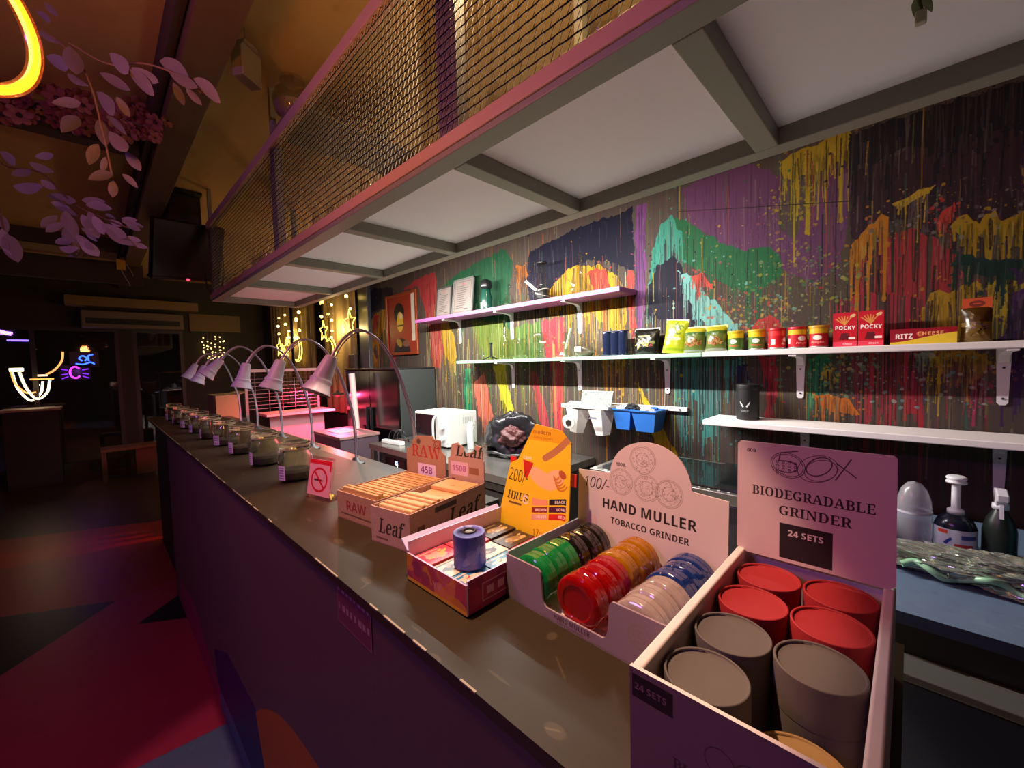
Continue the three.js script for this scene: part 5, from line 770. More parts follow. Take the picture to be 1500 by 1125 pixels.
{
  // purple shelf
  const frame = (label, y, z, w, h, c, lean) => { const t = thing('document_frame', label, 'picture frame', [2.24, y, z], 0); const pm = printed(160, 220, (g, W, H) => { g.fillStyle = '#756c66'; g.fillRect(0, 0, W, H); g.strokeStyle = '#5a4444'; g.lineWidth = 3; g.strokeRect(12, 12, W - 24, H - 24); g.fillStyle = '#3a3030'; for (let i = 0; i < 11; i++) g.fillRect(28, 40 + i * 14, 60 + (i * 37) % 46, 3); g.fillStyle = '#a04a50'; g.beginPath(); g.arc(W / 2, 28, 8, 0, 7); g.fill(); g.fillStyle = '#3a2a2a'; g.fillRect(W * 0.55, H - 30, 40, 4); }, 0.4), fm = M(c, 0.5); const L = g => g.rotateZ(-lean); part('document', L(bx(0.004, 0.006, 0.012, h - 0.012, 0.012, w - 0.012)), [fm, pm, fm, fm, fm, fm], t); part('frame', [L(bx(0, 0.012, 0, 0.014, 0, w)), L(bx(0, 0.012, h - 0.014, h, 0, w)), L(bx(0, 0.012, 0, h, 0, 0.014)), L(bx(0, 0.012, 0, h, w - 0.014, w))], fm, t); part('back', L(bx(0.009, 0.012, 0.005, h - 0.005, 0.005, w - 0.005)), fm, t); return t; };
  frame('dark framed certificate at the left end of the purple shelf', S2 + 0.001, -3.17, 0.23, 0.28, '#3a3634', 0.1);
  frame('larger grey framed certificate leaning on the purple shelf beside the dark one', S2 + 0.001, -2.93, 0.28, 0.32, '#5e605c', 0.13);
  const gl = new THREE.MeshPhysicalMaterial({ color: 0xeef0ea, roughness: 0.05, transmission: 1, thickness: 0 }), dg = M('#123a30', 0.15), bk = M('#141416', 0.3);
  let t = thing('green_bottle', 'dark green bottle with black cap on the purple shelf', 'bottle', [2.24, S2, -2.46]); part('body', lathe([[0, 0], [0.045, 0], [0.048, 0.006], [0.048, 0.1], [0.036, 0.15], [0.04, 0.17], [0, 0.17]], 24), dg, t); part('cap', lathe([[0, 0.165], [0.036, 0.165], [0.05, 0.19], [0.045, 0.235], [0.02, 0.248], [0, 0.248]], 20), bk, t); part('white_tag', bx(-0.052, -0.049, 0.01, 0.06, -0.01, 0.01), M('#e8e8e4', 0.5), t);
  t = thing('water_pipe', 'small clear glass water pipe left of the dark carved one', 'water pipe', [2.24, S2, -2.2]); part('body', lathe([[0, 0.002], [0.05, 0.002], [0.056, 0.02], [0.04, 0.06], [0.014, 0.09], [0.012, 0.17], [0.015, 0.175]], 24), gl, t); part('stem', bar(V(-0.03, 0.05, 0.01), V(-0.07, 0.11, 0.03), 0.009), gl, t);
  t = thing('water_pipe', 'tall water pipe with dark carved base on the purple shelf', 'water pipe', [2.24, S2, -1.87]); part('base', lathe([[0, 0], [0.062, 0], [0.064, 0.012], [0.05, 0.02], [0.058, 0.04], [0.045, 0.05], [0.054, 0.07], [0.036, 0.085], [0.026, 0.1], [0, 0.1]], 26), bk, t); part('carved_band', [new THREE.TorusGeometry(0.052, 0.006, 8, 26).rotateX(PI / 2 + 0.3).translate(0, 0.048, 0), new THREE.TorusGeometry(0.046, 0.006, 8, 26).rotateX(PI / 2 - 0.3).translate(0, 0.07, 0)], M('#8a8276', 0.4), t); part('tube', lathe([[0.026, 0.098], [0.03, 0.12], [0.027, 0.25], [0.034, 0.262], [0.033, 0.266]], 24), gl, t); part('mouthpiece', new THREE.TorusGeometry(0.031, 0.007, 8, 24).rotateX(PI / 2).translate(0, 0.268, 0), bk, t); part('bowl_stem', bar(V(-0.03, 0.07, -0.02), V(-0.06, 0.15, -0.1), 0.018), M('#b8b2a8', 0.3), t);
  t = thing('glass_decanter', 'clear glass decanter with long neck at the right end of the purple shelf', 'decanter', [2.24, S2, -1.55]); part('body', lathe([[0, 0.003], [0.05, 0.003], [0.075, 0.02], [0.07, 0.05], [0.026, 0.1], [0.02, 0.16], [0.024, 0.24], [0.028, 0.245]], 28), gl, t); part('stopper', new THREE.SphereGeometry(0.02, 14, 10).translate(0, 0.26, 0), gl, t); part('side_arm', bar(V(-0.04, 0.06, -0.02), V(-0.07, 0.13, -0.08), 0.012), gl, t);
  // green shelf glassware
  t = thing('phone_tripod', 'little black tripod stand at the left end of the green shelf', 'tripod', [2.24, S1, -2.42]); for (let k = 0; k < 3; k++) part('leg', bar(V(0, 0.03, 0), V(Math.cos(k * 2.1) * 0.07, 0.004, Math.sin(k * 2.1) * 0.07), 0.008), bk, t); part('column', cyl(0.012, 0.009, 0.1, 0, 0.025, 0, 14), bk, t); part('clamp', bx(-0.01, 0.01, 0.125, 0.14, -0.01, 0.01, 0.003), bk, t);
  t = thing('glass_carafe', 'slim glass with pale contents and black pourer behind the tripod', 'carafe', [2.29, S1, -2.31]); part('body', lathe([[0, 0.002], [0.035, 0.002], [0.04, 0.02], [0.04, 0.14], [0.02, 0.19], [0.016, 0.27]], 22), gl, t); part('pourer', bar(V(0, 0.265, 0), V(-0.03, 0.3, 0.03), 0.016), bk, t);
  const glassLabels = [['squat clear glass with ridged waist on the green shelf, left of three', -2.1, [[0, 0.002], [0.05, 0.002], [0.062, 0.03], [0.05, 0.07], [0.062, 0.1], [0.05, 0.15]]], ['clear goblet in the middle of the green shelf glassware', -1.9, [[0, 0.002], [0.045, 0.002], [0.045, 0.008], [0.01, 0.02], [0.01, 0.06], [0.05, 0.09], [0.055, 0.15], [0.045, 0.18]]], ['clear beaker pipe with pale green side stem on the green shelf', -1.68, [[0, 0.002], [0.06, 0.002], [0.066, 0.015], [0.03, 0.09], [0.02, 0.11], [0.02, 0.16], [0.025, 0.165]]]];
  glassLabels.forEach(([l, z, pr], i) => { const o = thing('glassware', l, 'glass', [2.24, S1, z]); part('body', lathe(pr, 24), gl, o); part('rim', new THREE.TorusGeometry(pr[pr.length - 1][0], 0.0022, 6, 24).rotateX(PI / 2).translate(0, pr[pr.length - 1][1], 0), gl, o); if (i === 2) part('side_stem', bar(V(-0.02, 0.06, 0.02), V(-0.04, 0.19, 0.08), 0.012), M('#9fb48a', 0.3), o); });
  t = thing('glass_bowl', 'small round glass bowl with pale tag beside the blue packet', 'bowl', [2.24, S1, -1.52]); part('body', lathe([[0, 0.002], [0.04, 0.002], [0.068, 0.03], [0.07, 0.055], [0.045, 0.085], [0.03, 0.09], [0.03, 0.11]], 26), gl, t); part('tag', bx(-0.072, -0.069, 0.035, 0.065, -0.03, 0.015), M('#e4e0d6', 0.5), t); part('contents', lathe([[0, 0.004], [0.04, 0.004], [0.062, 0.026], [0, 0.03]], 20), M('#4a3a24', 0.8), t);
}

// ---------------------------------------------------------------- snacks
function pouch(name, label, cat, z, w, h, d, draw, o = {}) {                // pillow shaped bag standing on a shelf
  const t = thing(name, label, cat, [o.x ?? 2.245, o.y ?? S1 + 0.001, z], o.turn ?? 0);
  const nx = 14, ny = 18, pos = [], uv = [], idx = [];
  for (const s of [-1, 1]) for (let j = 0; j <= ny; j++) for (let i = 0; i <= nx; i++) { const u = i / nx, v = j / ny; const puff = Math.pow(Math.max(0, Math.sin(u * PI)), 0.6) * Math.pow(Math.max(0, Math.sin(Math.min(1, 0.08 + v * 0.92) * PI)), 0.55); const wr = 0.004 * noise.noise(u * 7 + z * 9, v * 7, s); pos.push(s * (d / 2) * puff + s * 0.0015 + wr * puff, v * h, (u - 0.5) * w * (1 - 0.06 * Math.sin(v * PI)) ); uv.push(s < 0 ? u : 1 - u, v); }
  const N = (nx + 1) * (ny + 1);
  for (let k = 0; k < 2; k++) for (let j = 0; j < ny; j++) for (let i = 0; i < nx; i++) { const a = k * N + j * (nx + 1) + i, b = a + 1, c = a + nx + 1, e = c + 1; k ? idx.push(a, c, b, b, c, e) : idx.push(a, b, c, b, e, c); }
  const g = new THREE.BufferGeometry(); g.setAttribute('position', new THREE.Float32BufferAttribute(pos, 3)); g.setAttribute('uv', new THREE.Float32BufferAttribute(uv, 2)); g.setIndex(idx); g.computeVertexNormals();
  const m = printed(200, Math.round(200 * h / w), draw, 0.25, { color: 0xc0c0c0 }); m.side = THREE.DoubleSide;
  const L = q => q.rotateZ(-(o.lean ?? 0.1)).rotateX(o.roll ?? 0);
  part('bag', L(g), m, t); part('top_seal', L(bx(-0.0022, 0.0022, h - 0.012, h + 0.006, -w / 2, w / 2)), M(o.seal ?? '#555555', 0.35), t); part('bottom_seal', L(bx(-0.0022, 0.0022, 0, 0.008, -w / 2, w / 2)), M(o.seal ?? '#555555', 0.35), t);
  return t;
}
{
  const nuts = (g, W, H, x, y, rx, ry, cols, n, seed) => { const r = rng(seed); for (let i = 0; i < n; i++) { const a = r() * 7, q = Math.sqrt(r()); g.fillStyle = cols[Math.floor(r() * cols.length)]; g.beginPath(); g.ellipse(x + Math.cos(a) * rx * q, y + Math.sin(a) * ry * q, 13, 6, r() * 3, 0, 7); g.fill(); } };
  // navy wrapped pack of three rolls
  const bp = thing('wrapped_roll_pack', 'shiny navy blue pack of three rolls on the green shelf', 'packet', [2.24, S1, -1.385]); const bm = new THREE.MeshPhysicalMaterial({ color: '#151b30', roughness: 0.12, clearcoat: 1, clearcoatRoughness: 0.1 });
  for (let k = 0; k < 3; k++) part('roll', lathe([[0, 0.002], [0.024, 0.002], [0.029, 0.01], [0.029, 0.14], [0.024, 0.15], [0, 0.15]], 22).translate(0, 0, 0.03 + k * 0.055), bm, bp); part('wrapper', [bx(-0.028, 0.028, 0.144, 0.153, 0.01, 0.165, 0.004), bx(-0.03, 0.03, 0, 0.006, 0.01, 0.165, 0.002)], M('#1c2236', 0.2), bp);
  pouch('snack_pouch', 'black snack bag with pale mushrooms pictured next to the navy pack', 'snack bag', -1.105, 0.155, 0.15, 0.06, (g, W, H) => { g.fillStyle = '#15150f'; g.fillRect(0, 0, W, H); nuts(g, W, H, W * 0.36, H * 0.62, 60, 34, ['#c9b878', '#a8904c', '#dccb98'], 22, 2); g.fillStyle = '#c8b060'; g.fillRect(W * 0.2, H * 0.28, W * 0.5, 9); g.fillRect(W * 0.2, H * 0.4, W * 0.3, 6); nuts(g, W, H, W * 0.8, H * 0.6, 20, 20, ['#a84a3a', '#7a8a40'], 7, 3); }, { seal: '#2a2a22', lean: 0.2 });
  pouch('snack_pouch', 'tall lime green snack pouch leaning left on the green shelf', 'snack bag', -0.945, 0.125, 0.185, 0.045, (g, W, H) => { g.fillStyle = '#b6bf22'; g.fillRect(0, 0, W, H); nuts(g, W, H, W * 0.5, H * 0.2, 70, 34, ['#7a9a2a', '#d2d860', '#5f8424'], 40, 5); g.fillStyle = '#3f5218'; g.font = 'bold 26px sans-serif'; g.textAlign = 'center'; g.fillText('Seaweed', W * 0.5, H * 0.44); g.fillStyle = '#f0ecc0'; g.fillRect(W * 0.2, H * 0.52, W * 0.6, 22); g.fillStyle = '#7a8a18'; g.fillRect(W * 0.25, H * 0.55, W * 0.45, 5); g.fillStyle = '#93a81c'; g.fillRect(0, H * 0.84, W, H * 0.08); }, { seal: '#a8b23c', roll: 0.11, lean: 0.14 });
  const nutDraw = seed => (g, W, H) => { g.fillStyle = '#6b7a34'; g.fillRect(0, 0, W, H); g.fillStyle = '#c2b62c'; g.fillRect(0, 0, W, H * 0.2); g.fillStyle = '#4a6a2c'; g.fillRect(0, H * 0.2, W, H * 0.12); nuts(g, W, H, W * 0.5, H * 0.62, 78, 36, ['#b8743a', '#8a4c22', '#d09a5c'], 60, seed); g.fillStyle = '#9aa088'; g.fillRect(0, H * 0.9, W, H * 0.1); };
  pouch('snack_pouch', 'snack pouch with brown nuts in its window, left of two beside the lime pouch', 'snack bag', -0.832, 0.113, 0.135, 0.06, nutDraw(6), { seal: '#c0b630', lean: 0.16 });
  pouch('snack_pouch', 'snack pouch with brown nuts in its window, next to the yellow green cans', 'snack bag', -0.722, 0.105, 0.13, 0.06, nutDraw(7), { seal: '#c0b630', lean: 0.16, y: S1 + 0.005 });
  const canG = lathe([[0.0355, 0.005], [0.0355, 0.086]], 36), rimG = geo([lathe([[0, 0.001], [0.034, 0], [0.0365, 0.002], [0.0365, 0.006], [0.034, 0.007]], 30)]), capG = lathe([[0.0365, 0.084], [0.0375, 0.086], [0.0375, 0.094], [0.036, 0.097], [0, 0.096]], 30);
  const canM = (base, top, script) => printed(256, 100, (g, W, H) => { g.fillStyle = base; g.fillRect(0, 0, W, H); g.fillStyle = top; g.fillRect(0, 0, W, H * 0.3); for (const x of [0.25, 0.75]) { g.fillStyle = '#e8e2d2'; g.beginPath(); g.ellipse(W * x, H * 0.52, 19, 13, 0, 0, 7); g.fill(); g.fillStyle = script; g.font = 'italic bold 15px sans-serif'; g.textAlign = 'center'; g.fillText('Pringles', W * x, H * 0.82); } g.fillStyle = '#e8e0c8'; g.fillRect(W * 0.45, H * 0.5, 20, 30); }, 0.3);
  const mg = canM('#4a6b2c', '#d8b420', '#d84030'), mr = canM('#b81c24', '#d83030', '#f0d0b0'), my = canM('#b01c28', '#d8a828', '#f0a090');
  const cans = [[mg, -0.627, 'green and yellow crisp can, left of the two green ones', '#c8a020'], [mg, -0.535, 'green and yellow crisp can, right of the two green ones', '#c8a020'], [mr, -0.452, 'all red crisp can turned with its code panel to the front', '#a81820'], [my, -0.372, 'red crisp can with yellow band half turned away', '#b01c28'], [my, -0.294, 'red crisp can with yellow band facing front, next to the red boxes', '#c08a20']];
  cans.forEach(([m, z, l, c], i) => { const t = thing('crisp_can', l, 'can', [2.245, S1 + 0.005, z], [-0.1, 0.1, 1.4, 0.7, 0][i], 'small crisp cans on the white shelf'); const g = canG.clone().rotateY(-PI / 2 + PI / 2); part('body', g, m, t); part('base_rim', rimG, M('#b9b9b4', 0.3, 0.8), t); part('lid', capG, M(c, 0.35), t); });
  const pm = printed(200, 340, (g, W, H) => {
    g.fillStyle = '#b8141e'; g.fillRect(0, 0, W, H); g.strokeStyle = '#c98a3c'; g.lineWidth = 10; for (let i = 0; i < 6; i++) { g.beginPath(); g.moveTo(W * 0.5, H * 0.36); g.lineTo(W * (0.1 + i * 0.13), H * (0.16 - Math.sin(i * 0.6) * 0.07)); g.stroke(); }
    g.fillStyle = '#d8b078'; g.beginPath(); g.ellipse(W * 0.82, H * 0.1, 26, 15, -0.5, 0, 7); g.fill(); g.save(); g.translate(W / 2, H * 0.5); g.rotate(0.03); g.fillStyle = '#f2e6e0'; g.font = 'bold 54px sans-serif'; g.textAlign = 'center'; g.fillText('POCKY', 0, 0, W * 0.86); g.restore();
    g.fillStyle = '#5a1414'; g.beginPath(); g.moveTo(W * 0.36, H * 0.6); g.lineTo(W * 0.64, H * 0.6); g.lineTo(W * 0.74, H * 0.8); g.lineTo(W * 0.26, H * 0.8); g.fill(); g.fillStyle = '#f0d8d0'; g.fillRect(W * 0.66, H * 0.72, W * 0.28, 22); g.fillStyle = '#d83a50'; g.fillRect(0, H * 0.85, W, H * 0.15); g.fillStyle = '#f0c0c0'; g.font = 'bold 26px sans-serif'; g.fillText('Choco', W * 0.42, H * 0.95);
  }, 0.35), red = M('#b0141e', 0.35);
  const boxes = [[-0.243, 'red chocolate stick box lettered POCKY, left of the two'], [-0.16, 'red chocolate stick box lettered POCKY, right of the two']];
  boxes.forEach(([z, l]) => { const t = thing('biscuit_box', l, 'biscuit box', [2.235, S1 + 0.005, z], 0); part('carton', bx(0, 0.028, 0, 0.142, 0, 0.079), [red, pm, red, red, red, red], t); part('top_flap', bx(0.001, 0.027, 0.1418, 0.1435, 0.006, 0.073), M('#a0121a', 0.4), t); });
  const rm = printed(360, 124, (g, W, H) => { g.fillStyle = '#8e1420'; g.fillRect(0, 0, W, H); g.fillStyle = '#d8b832'; g.beginPath(); g.moveTo(0, H); g.lineTo(0, H * 0.86); g.bezierCurveTo(W * 0.3, H * 0.86, W * 0.5, H * 0.5, W, H * 0.32); g.lineTo(W, H); g.fill(); g.fillStyle = '#f0e8d8'; g.font = 'bold 56px sans-serif'; g.fillText('RITZ', W * 0.08, H * 0.64, W * 0.28); g.fillStyle = '#b8502c'; g.beginPath(); g.arc(W * 0.47, H * 0.36, 22, 0, 7); g.fill(); g.fillStyle = '#e8b070'; g.font = 'bold 40px sans-serif'; g.fillText('CHEESE', W * 0.42, H * 0.46, W * 0.42); }, 0.35), rs = M('#c8a830', 0.4);
  const rz = thing('cracker_box', 'long flat red and yellow cracker box lettered RITZ CHEESE', 'biscuit box', [2.225, S1 + 0.005, -0.062]); part('carton', bx(0, 0.05, 0, 0.06, 0, 0.182), [rs, rm, M('#8e1420', 0.4), rs, rs, rs], rz); part('end_flap', bx(0.004, 0.046, 0.004, 0.056, 0.182, 0.1832), M('#b89828', 0.4), rz);
  const ob = pouch('snack_pouch', 'brown see-through snack bag with an orange header at the shelf right end', 'snack bag', 0.168, 0.078, 0.128, 0.05, (g, W, H) => { g.fillStyle = '#5a3a16'; g.fillRect(0, 0, W, H); g.fillStyle = '#8a6a2c'; g.fillRect(0, H * 0.45, W, H * 0.55); nuts(g, W, H, W * 0.5, H * 0.65, 80, 60, ['#8a6a3a', '#4a2c12', '#b09058', '#6a4a80'], 36, 9); }, { y: S1 + 0.005, seal: '#6a4620' });
  part('header', bx(-0.004, 0.0, 0.118, 0.16, -0.036, 0.037).rotateZ(-0.1), printed(96, 56, (g, W, H) => { g.fillStyle = '#b8481c'; g.fillRect(0, 0, W, H); g.fillStyle = '#6a2410'; g.beginPath(); g.ellipse(W / 2, H / 2, 26, 15, 0, 0, 7); g.fill(); g.fillStyle = '#b8481c'; g.fillRect(W * 0.36, H * 0.45, 26, 5); }, 0.5), ob);
  const kc = thing('black_canister', 'matt black canister with a white wing mark alone on the lower shelf', 'canister', [2.24, S0, -0.572]); const km = printed(256, 120, (g, W, H) => { g.fillStyle = '#131314'; g.fillRect(0, 0, W, H); g.fillStyle = '#d0d0d0'; for (const s of [-1, 1]) { g.beginPath(); g.moveTo(W * 0.75 + s * 3, 66); g.lineTo(W * 0.75 + s * 20, 44); g.lineTo(W * 0.75 + s * 17, 56); g.lineTo(W * 0.75 + s * 8, 70); g.fill(); } g.fillStyle = '#8a8a8a'; g.font = 'bold 12px sans-serif'; g.textAlign = 'center'; g.fillText('GRIP', W * 0.75, 88); }, 0.5);
  part('body', lathe([[0.046, 0.0], [0.05, 0.004], [0.05, 0.15]], 32), km, kc); part('lid', lathe([[0.05, 0.148], [0.0515, 0.15], [0.0515, 0.17], [0.049, 0.174], [0, 0.174]], 32), M('#101011', 0.5), kc); part('base', lathe([[0, 0.001], [0.047, 0.001], [0.047, 0.003], [0, 0.003]], 24), M('#101011', 0.5), kc);
}
{
  // planter cups and buckets on the rail
  const wm = M('#cbc6c0', 0.5); wm.flatShading = true;
  const t = thing('cup_holder', 'white faceted wall organiser with two tapering cups below the green shelf', 'organiser', [2.21, 1.205, -1.49]);
  part('tray', bx(-0.06, 0.11, -0.004, 0.02, -0.165, 0.19, 0.004), M('#cbc6c0', 0.5), t);
  const cup = (z, tilt, lab) => { const g = new THREE.CylinderGeometry(0.094, 0.05, 0.16, 6, 1, true).toNonIndexed(); g.computeVertexNormals(); const c = part('cup', g.rotateX(tilt).translate(0.01, -0.085, z), M('#cbc6c0', 0.5), t); c.material.side = THREE.DoubleSide; const b = new THREE.CylinderGeometry(0.05, 0.05, 0.004, 6).translate(0, -0.08, 0).rotateX(tilt).translate(0.01, -0.085, z); part('cup_bottom', b, M('#cbc6c0', 0.5), t); };
  cup(-0.08, 0.12); cup(0.105, -0.05);
  part('paper_roll', [cyl(0.036, 0.036, 0.1, 0, 0, 0, 22).rotateX(PI / 2).rotateY(-0.9).translate(-0.075, -0.085, -0.1)], M('#d8d2ca', 0.7), t); part('roll_core', [cyl(0.018, 0.018, 0.103, 0, -0.001, 0, 16).rotateX(PI / 2).rotateY(-0.9).translate(-0.0765, -0.085, -0.099)], M('#1c1410', 0.8), t);
  part('scoop', extrude(shapeOf([[-0.03, 0], [0.03, 0], [0.02, 0.012], [-0.02, 0.012]]), 0.004).rotateY(-PI / 2).translate(-0.088, -0.06, 0.1), M('#6a6a78', 0.4), t);
  const lid = thing('speckled_tray', 'small grey speckled tray propped on top of the white organiser', 'tray', [2.2, 1.226, -1.535], 0.0); part('panel', bx(0, 0.006, 0, 0.085, 0, 0.225).rotateZ(-0.35), printed(200, 80, (g, W, H) => { g.fillStyle = '#5c625e'; g.fillRect(0, 0, W, H); grain(g, W, H, 900, 7, ['#3a403c', '#868c86'], 0.7); g.fillStyle = '#3a3f3c'; g.beginPath(); g.arc(26, 20, 9, 0, 7); g.fill(); }, 0.5), lid); part('edge', bx(-0.003, 0.009, 0.083, 0.089, -0.002, 0.227).rotateZ(-0.35), M('#8f948f', 0.5), lid);
  const blue = M('#1f5fae', 0.45); blue.side = THREE.DoubleSide;
  const bucket = (z, w, l, fill) => { const b = thing('blue_bucket', l, 'bucket', [2.25, 1.085, z], 0, 'blue buckets on the rail'); const g = new THREE.CylinderGeometry(w * 0.72, w * 0.52, 0.125, 4, 1, true).rotateY(PI / 4).toNonIndexed(); g.computeVertexNormals(); part('body', g.translate(0, 0.0625, 0), blue, b); part('bottom', new THREE.CylinderGeometry(w * 0.52, w * 0.52, 0.003, 4).rotateY(PI / 4).translate(0, 0.0015, 0), blue, b); const W = w * 0.51; part('rim', [bx(-W - 0.006, W + 0.006, 0.118, 0.126, -W - 0.006, -W + 0.002), bx(-W - 0.006, W + 0.006, 0.118, 0.126, W - 0.002, W + 0.006), bx(-W - 0.006, -W + 0.002, 0.118, 0.126, -W, W), bx(W - 0.002, W + 0.006, 0.118, 0.126, -W, W)], blue, b); part('hook', bx(W - 0.01, W + 0.03, 0.12, 0.135, -0.02, 0.02, 0.003), blue, b); return b; };
  bucket(-1.235, 0.115, 'smaller blue bucket beside the white organiser, with white and black things inside'); bucket(-1.09, 0.145, 'larger blue bucket, the right one on the white rail, with tissue inside');
  const ts = (l, n, z, y, c, k) => { const g = new THREE.IcosahedronGeometry(1, 5), p = g.attributes.position; for (let i = 0; i < p.count; i++) { const v = V(p.getX(i), p.getY(i), p.getZ(i)); const q = 1 + 0.5 * noise.noise(v.x * 3 + k, v.y * 3, v.z * 3); p.setXYZ(i, v.x * q * 0.035, v.y * q * 0.028, v.z * q * 0.045); } g.computeVertexNormals(); const o = mesh(n, g, M(c, 0.8)); o.position.set(2.25, y, z); tag(o, l, n === 'black_lid' ? 'lid' : 'tissue'); };
  ts('crumpled white tissue in the smaller blue bucket', 'white_tissue', -1.258, 1.197, '#d8d4d0', 1); ts('crumpled pale tissue in the larger blue bucket', 'white_tissue', -1.1, 1.193, '#cfc0b8', 4); ts('round black lid poking out of the smaller blue bucket', 'black_lid', -1.195, 1.21, '#121214', 8);  // the black lump stands for a round lid
}
{
  // framed picture: a plain dark bust with yellow face on red
  const t = thing('framed_picture', 'red framed picture with a dark haired yellow faced bust on the wall', 'picture', [2.325, 1.62, -4.24]);
  const H = 0.66, W = 0.62, am = printed(220, 240, (g, w, h) => { g.fillStyle = '#7c2618'; g.fillRect(0, 0, w, h); grain(g, w, h, 900, 3, ['#a83a1c', '#4a140c'], 0.5); g.fillStyle = '#b0a090'; g.fillRect(w * 0.86, 0, w * 0.14, h * 0.8); g.fillStyle = '#181014'; g.beginPath(); g.ellipse(w * 0.44, h * 0.3, 40, 40, 0, 0, 7); g.fill(); g.fillStyle = '#b9922a'; g.beginPath(); g.ellipse(w * 0.47, h * 0.46, 25, 42, 0, 0, 7); g.fill(); g.fillStyle = '#c0a070'; g.beginPath(); g.ellipse(w * 0.5, h * 0.36, 16, 13, 0, 0, 7); g.fill(); g.fillStyle = '#1c1418'; g.fillRect(w * 0.38, h * 0.51, w * 0.2, 6); g.beginPath(); g.moveTo(w * 0.2, h); g.quadraticCurveTo(w * 0.3, h * 0.72, w * 0.48, h * 0.74); g.quadraticCurveTo(w * 0.72, h * 0.74, w * 0.8, h); g.fill(); g.fillStyle = '#8a6a24'; g.beginPath(); g.ellipse(w * 0.42, h * 0.82, 24, 15, 0.6, 0, 7); g.fill(); g.fillStyle = '#6a4030'; g.beginPath(); g.ellipse(w * 0.66, h * 0.84, 26, 14, 0, 0, 7); g.fill(); }, 0.35), fm = M('#8a3a1c', 0.35, 0.3);
  part('canvas', bx(0.006, 0.012, 0.02, H - 0.02, 0.02, W - 0.02), [fm, am, fm, fm, fm, fm], t); part('frame', [bx(0, 0.022, 0, 0.03, 0, W, 0.004), bx(0, 0.022, H - 0.03, H, 0, W, 0.004), bx(0, 0.022, 0.03, H - 0.03, 0, 0.03, 0.004), bx(0, 0.022, 0.03, H - 0.03, W - 0.03, W, 0.004)], fm, t);
}

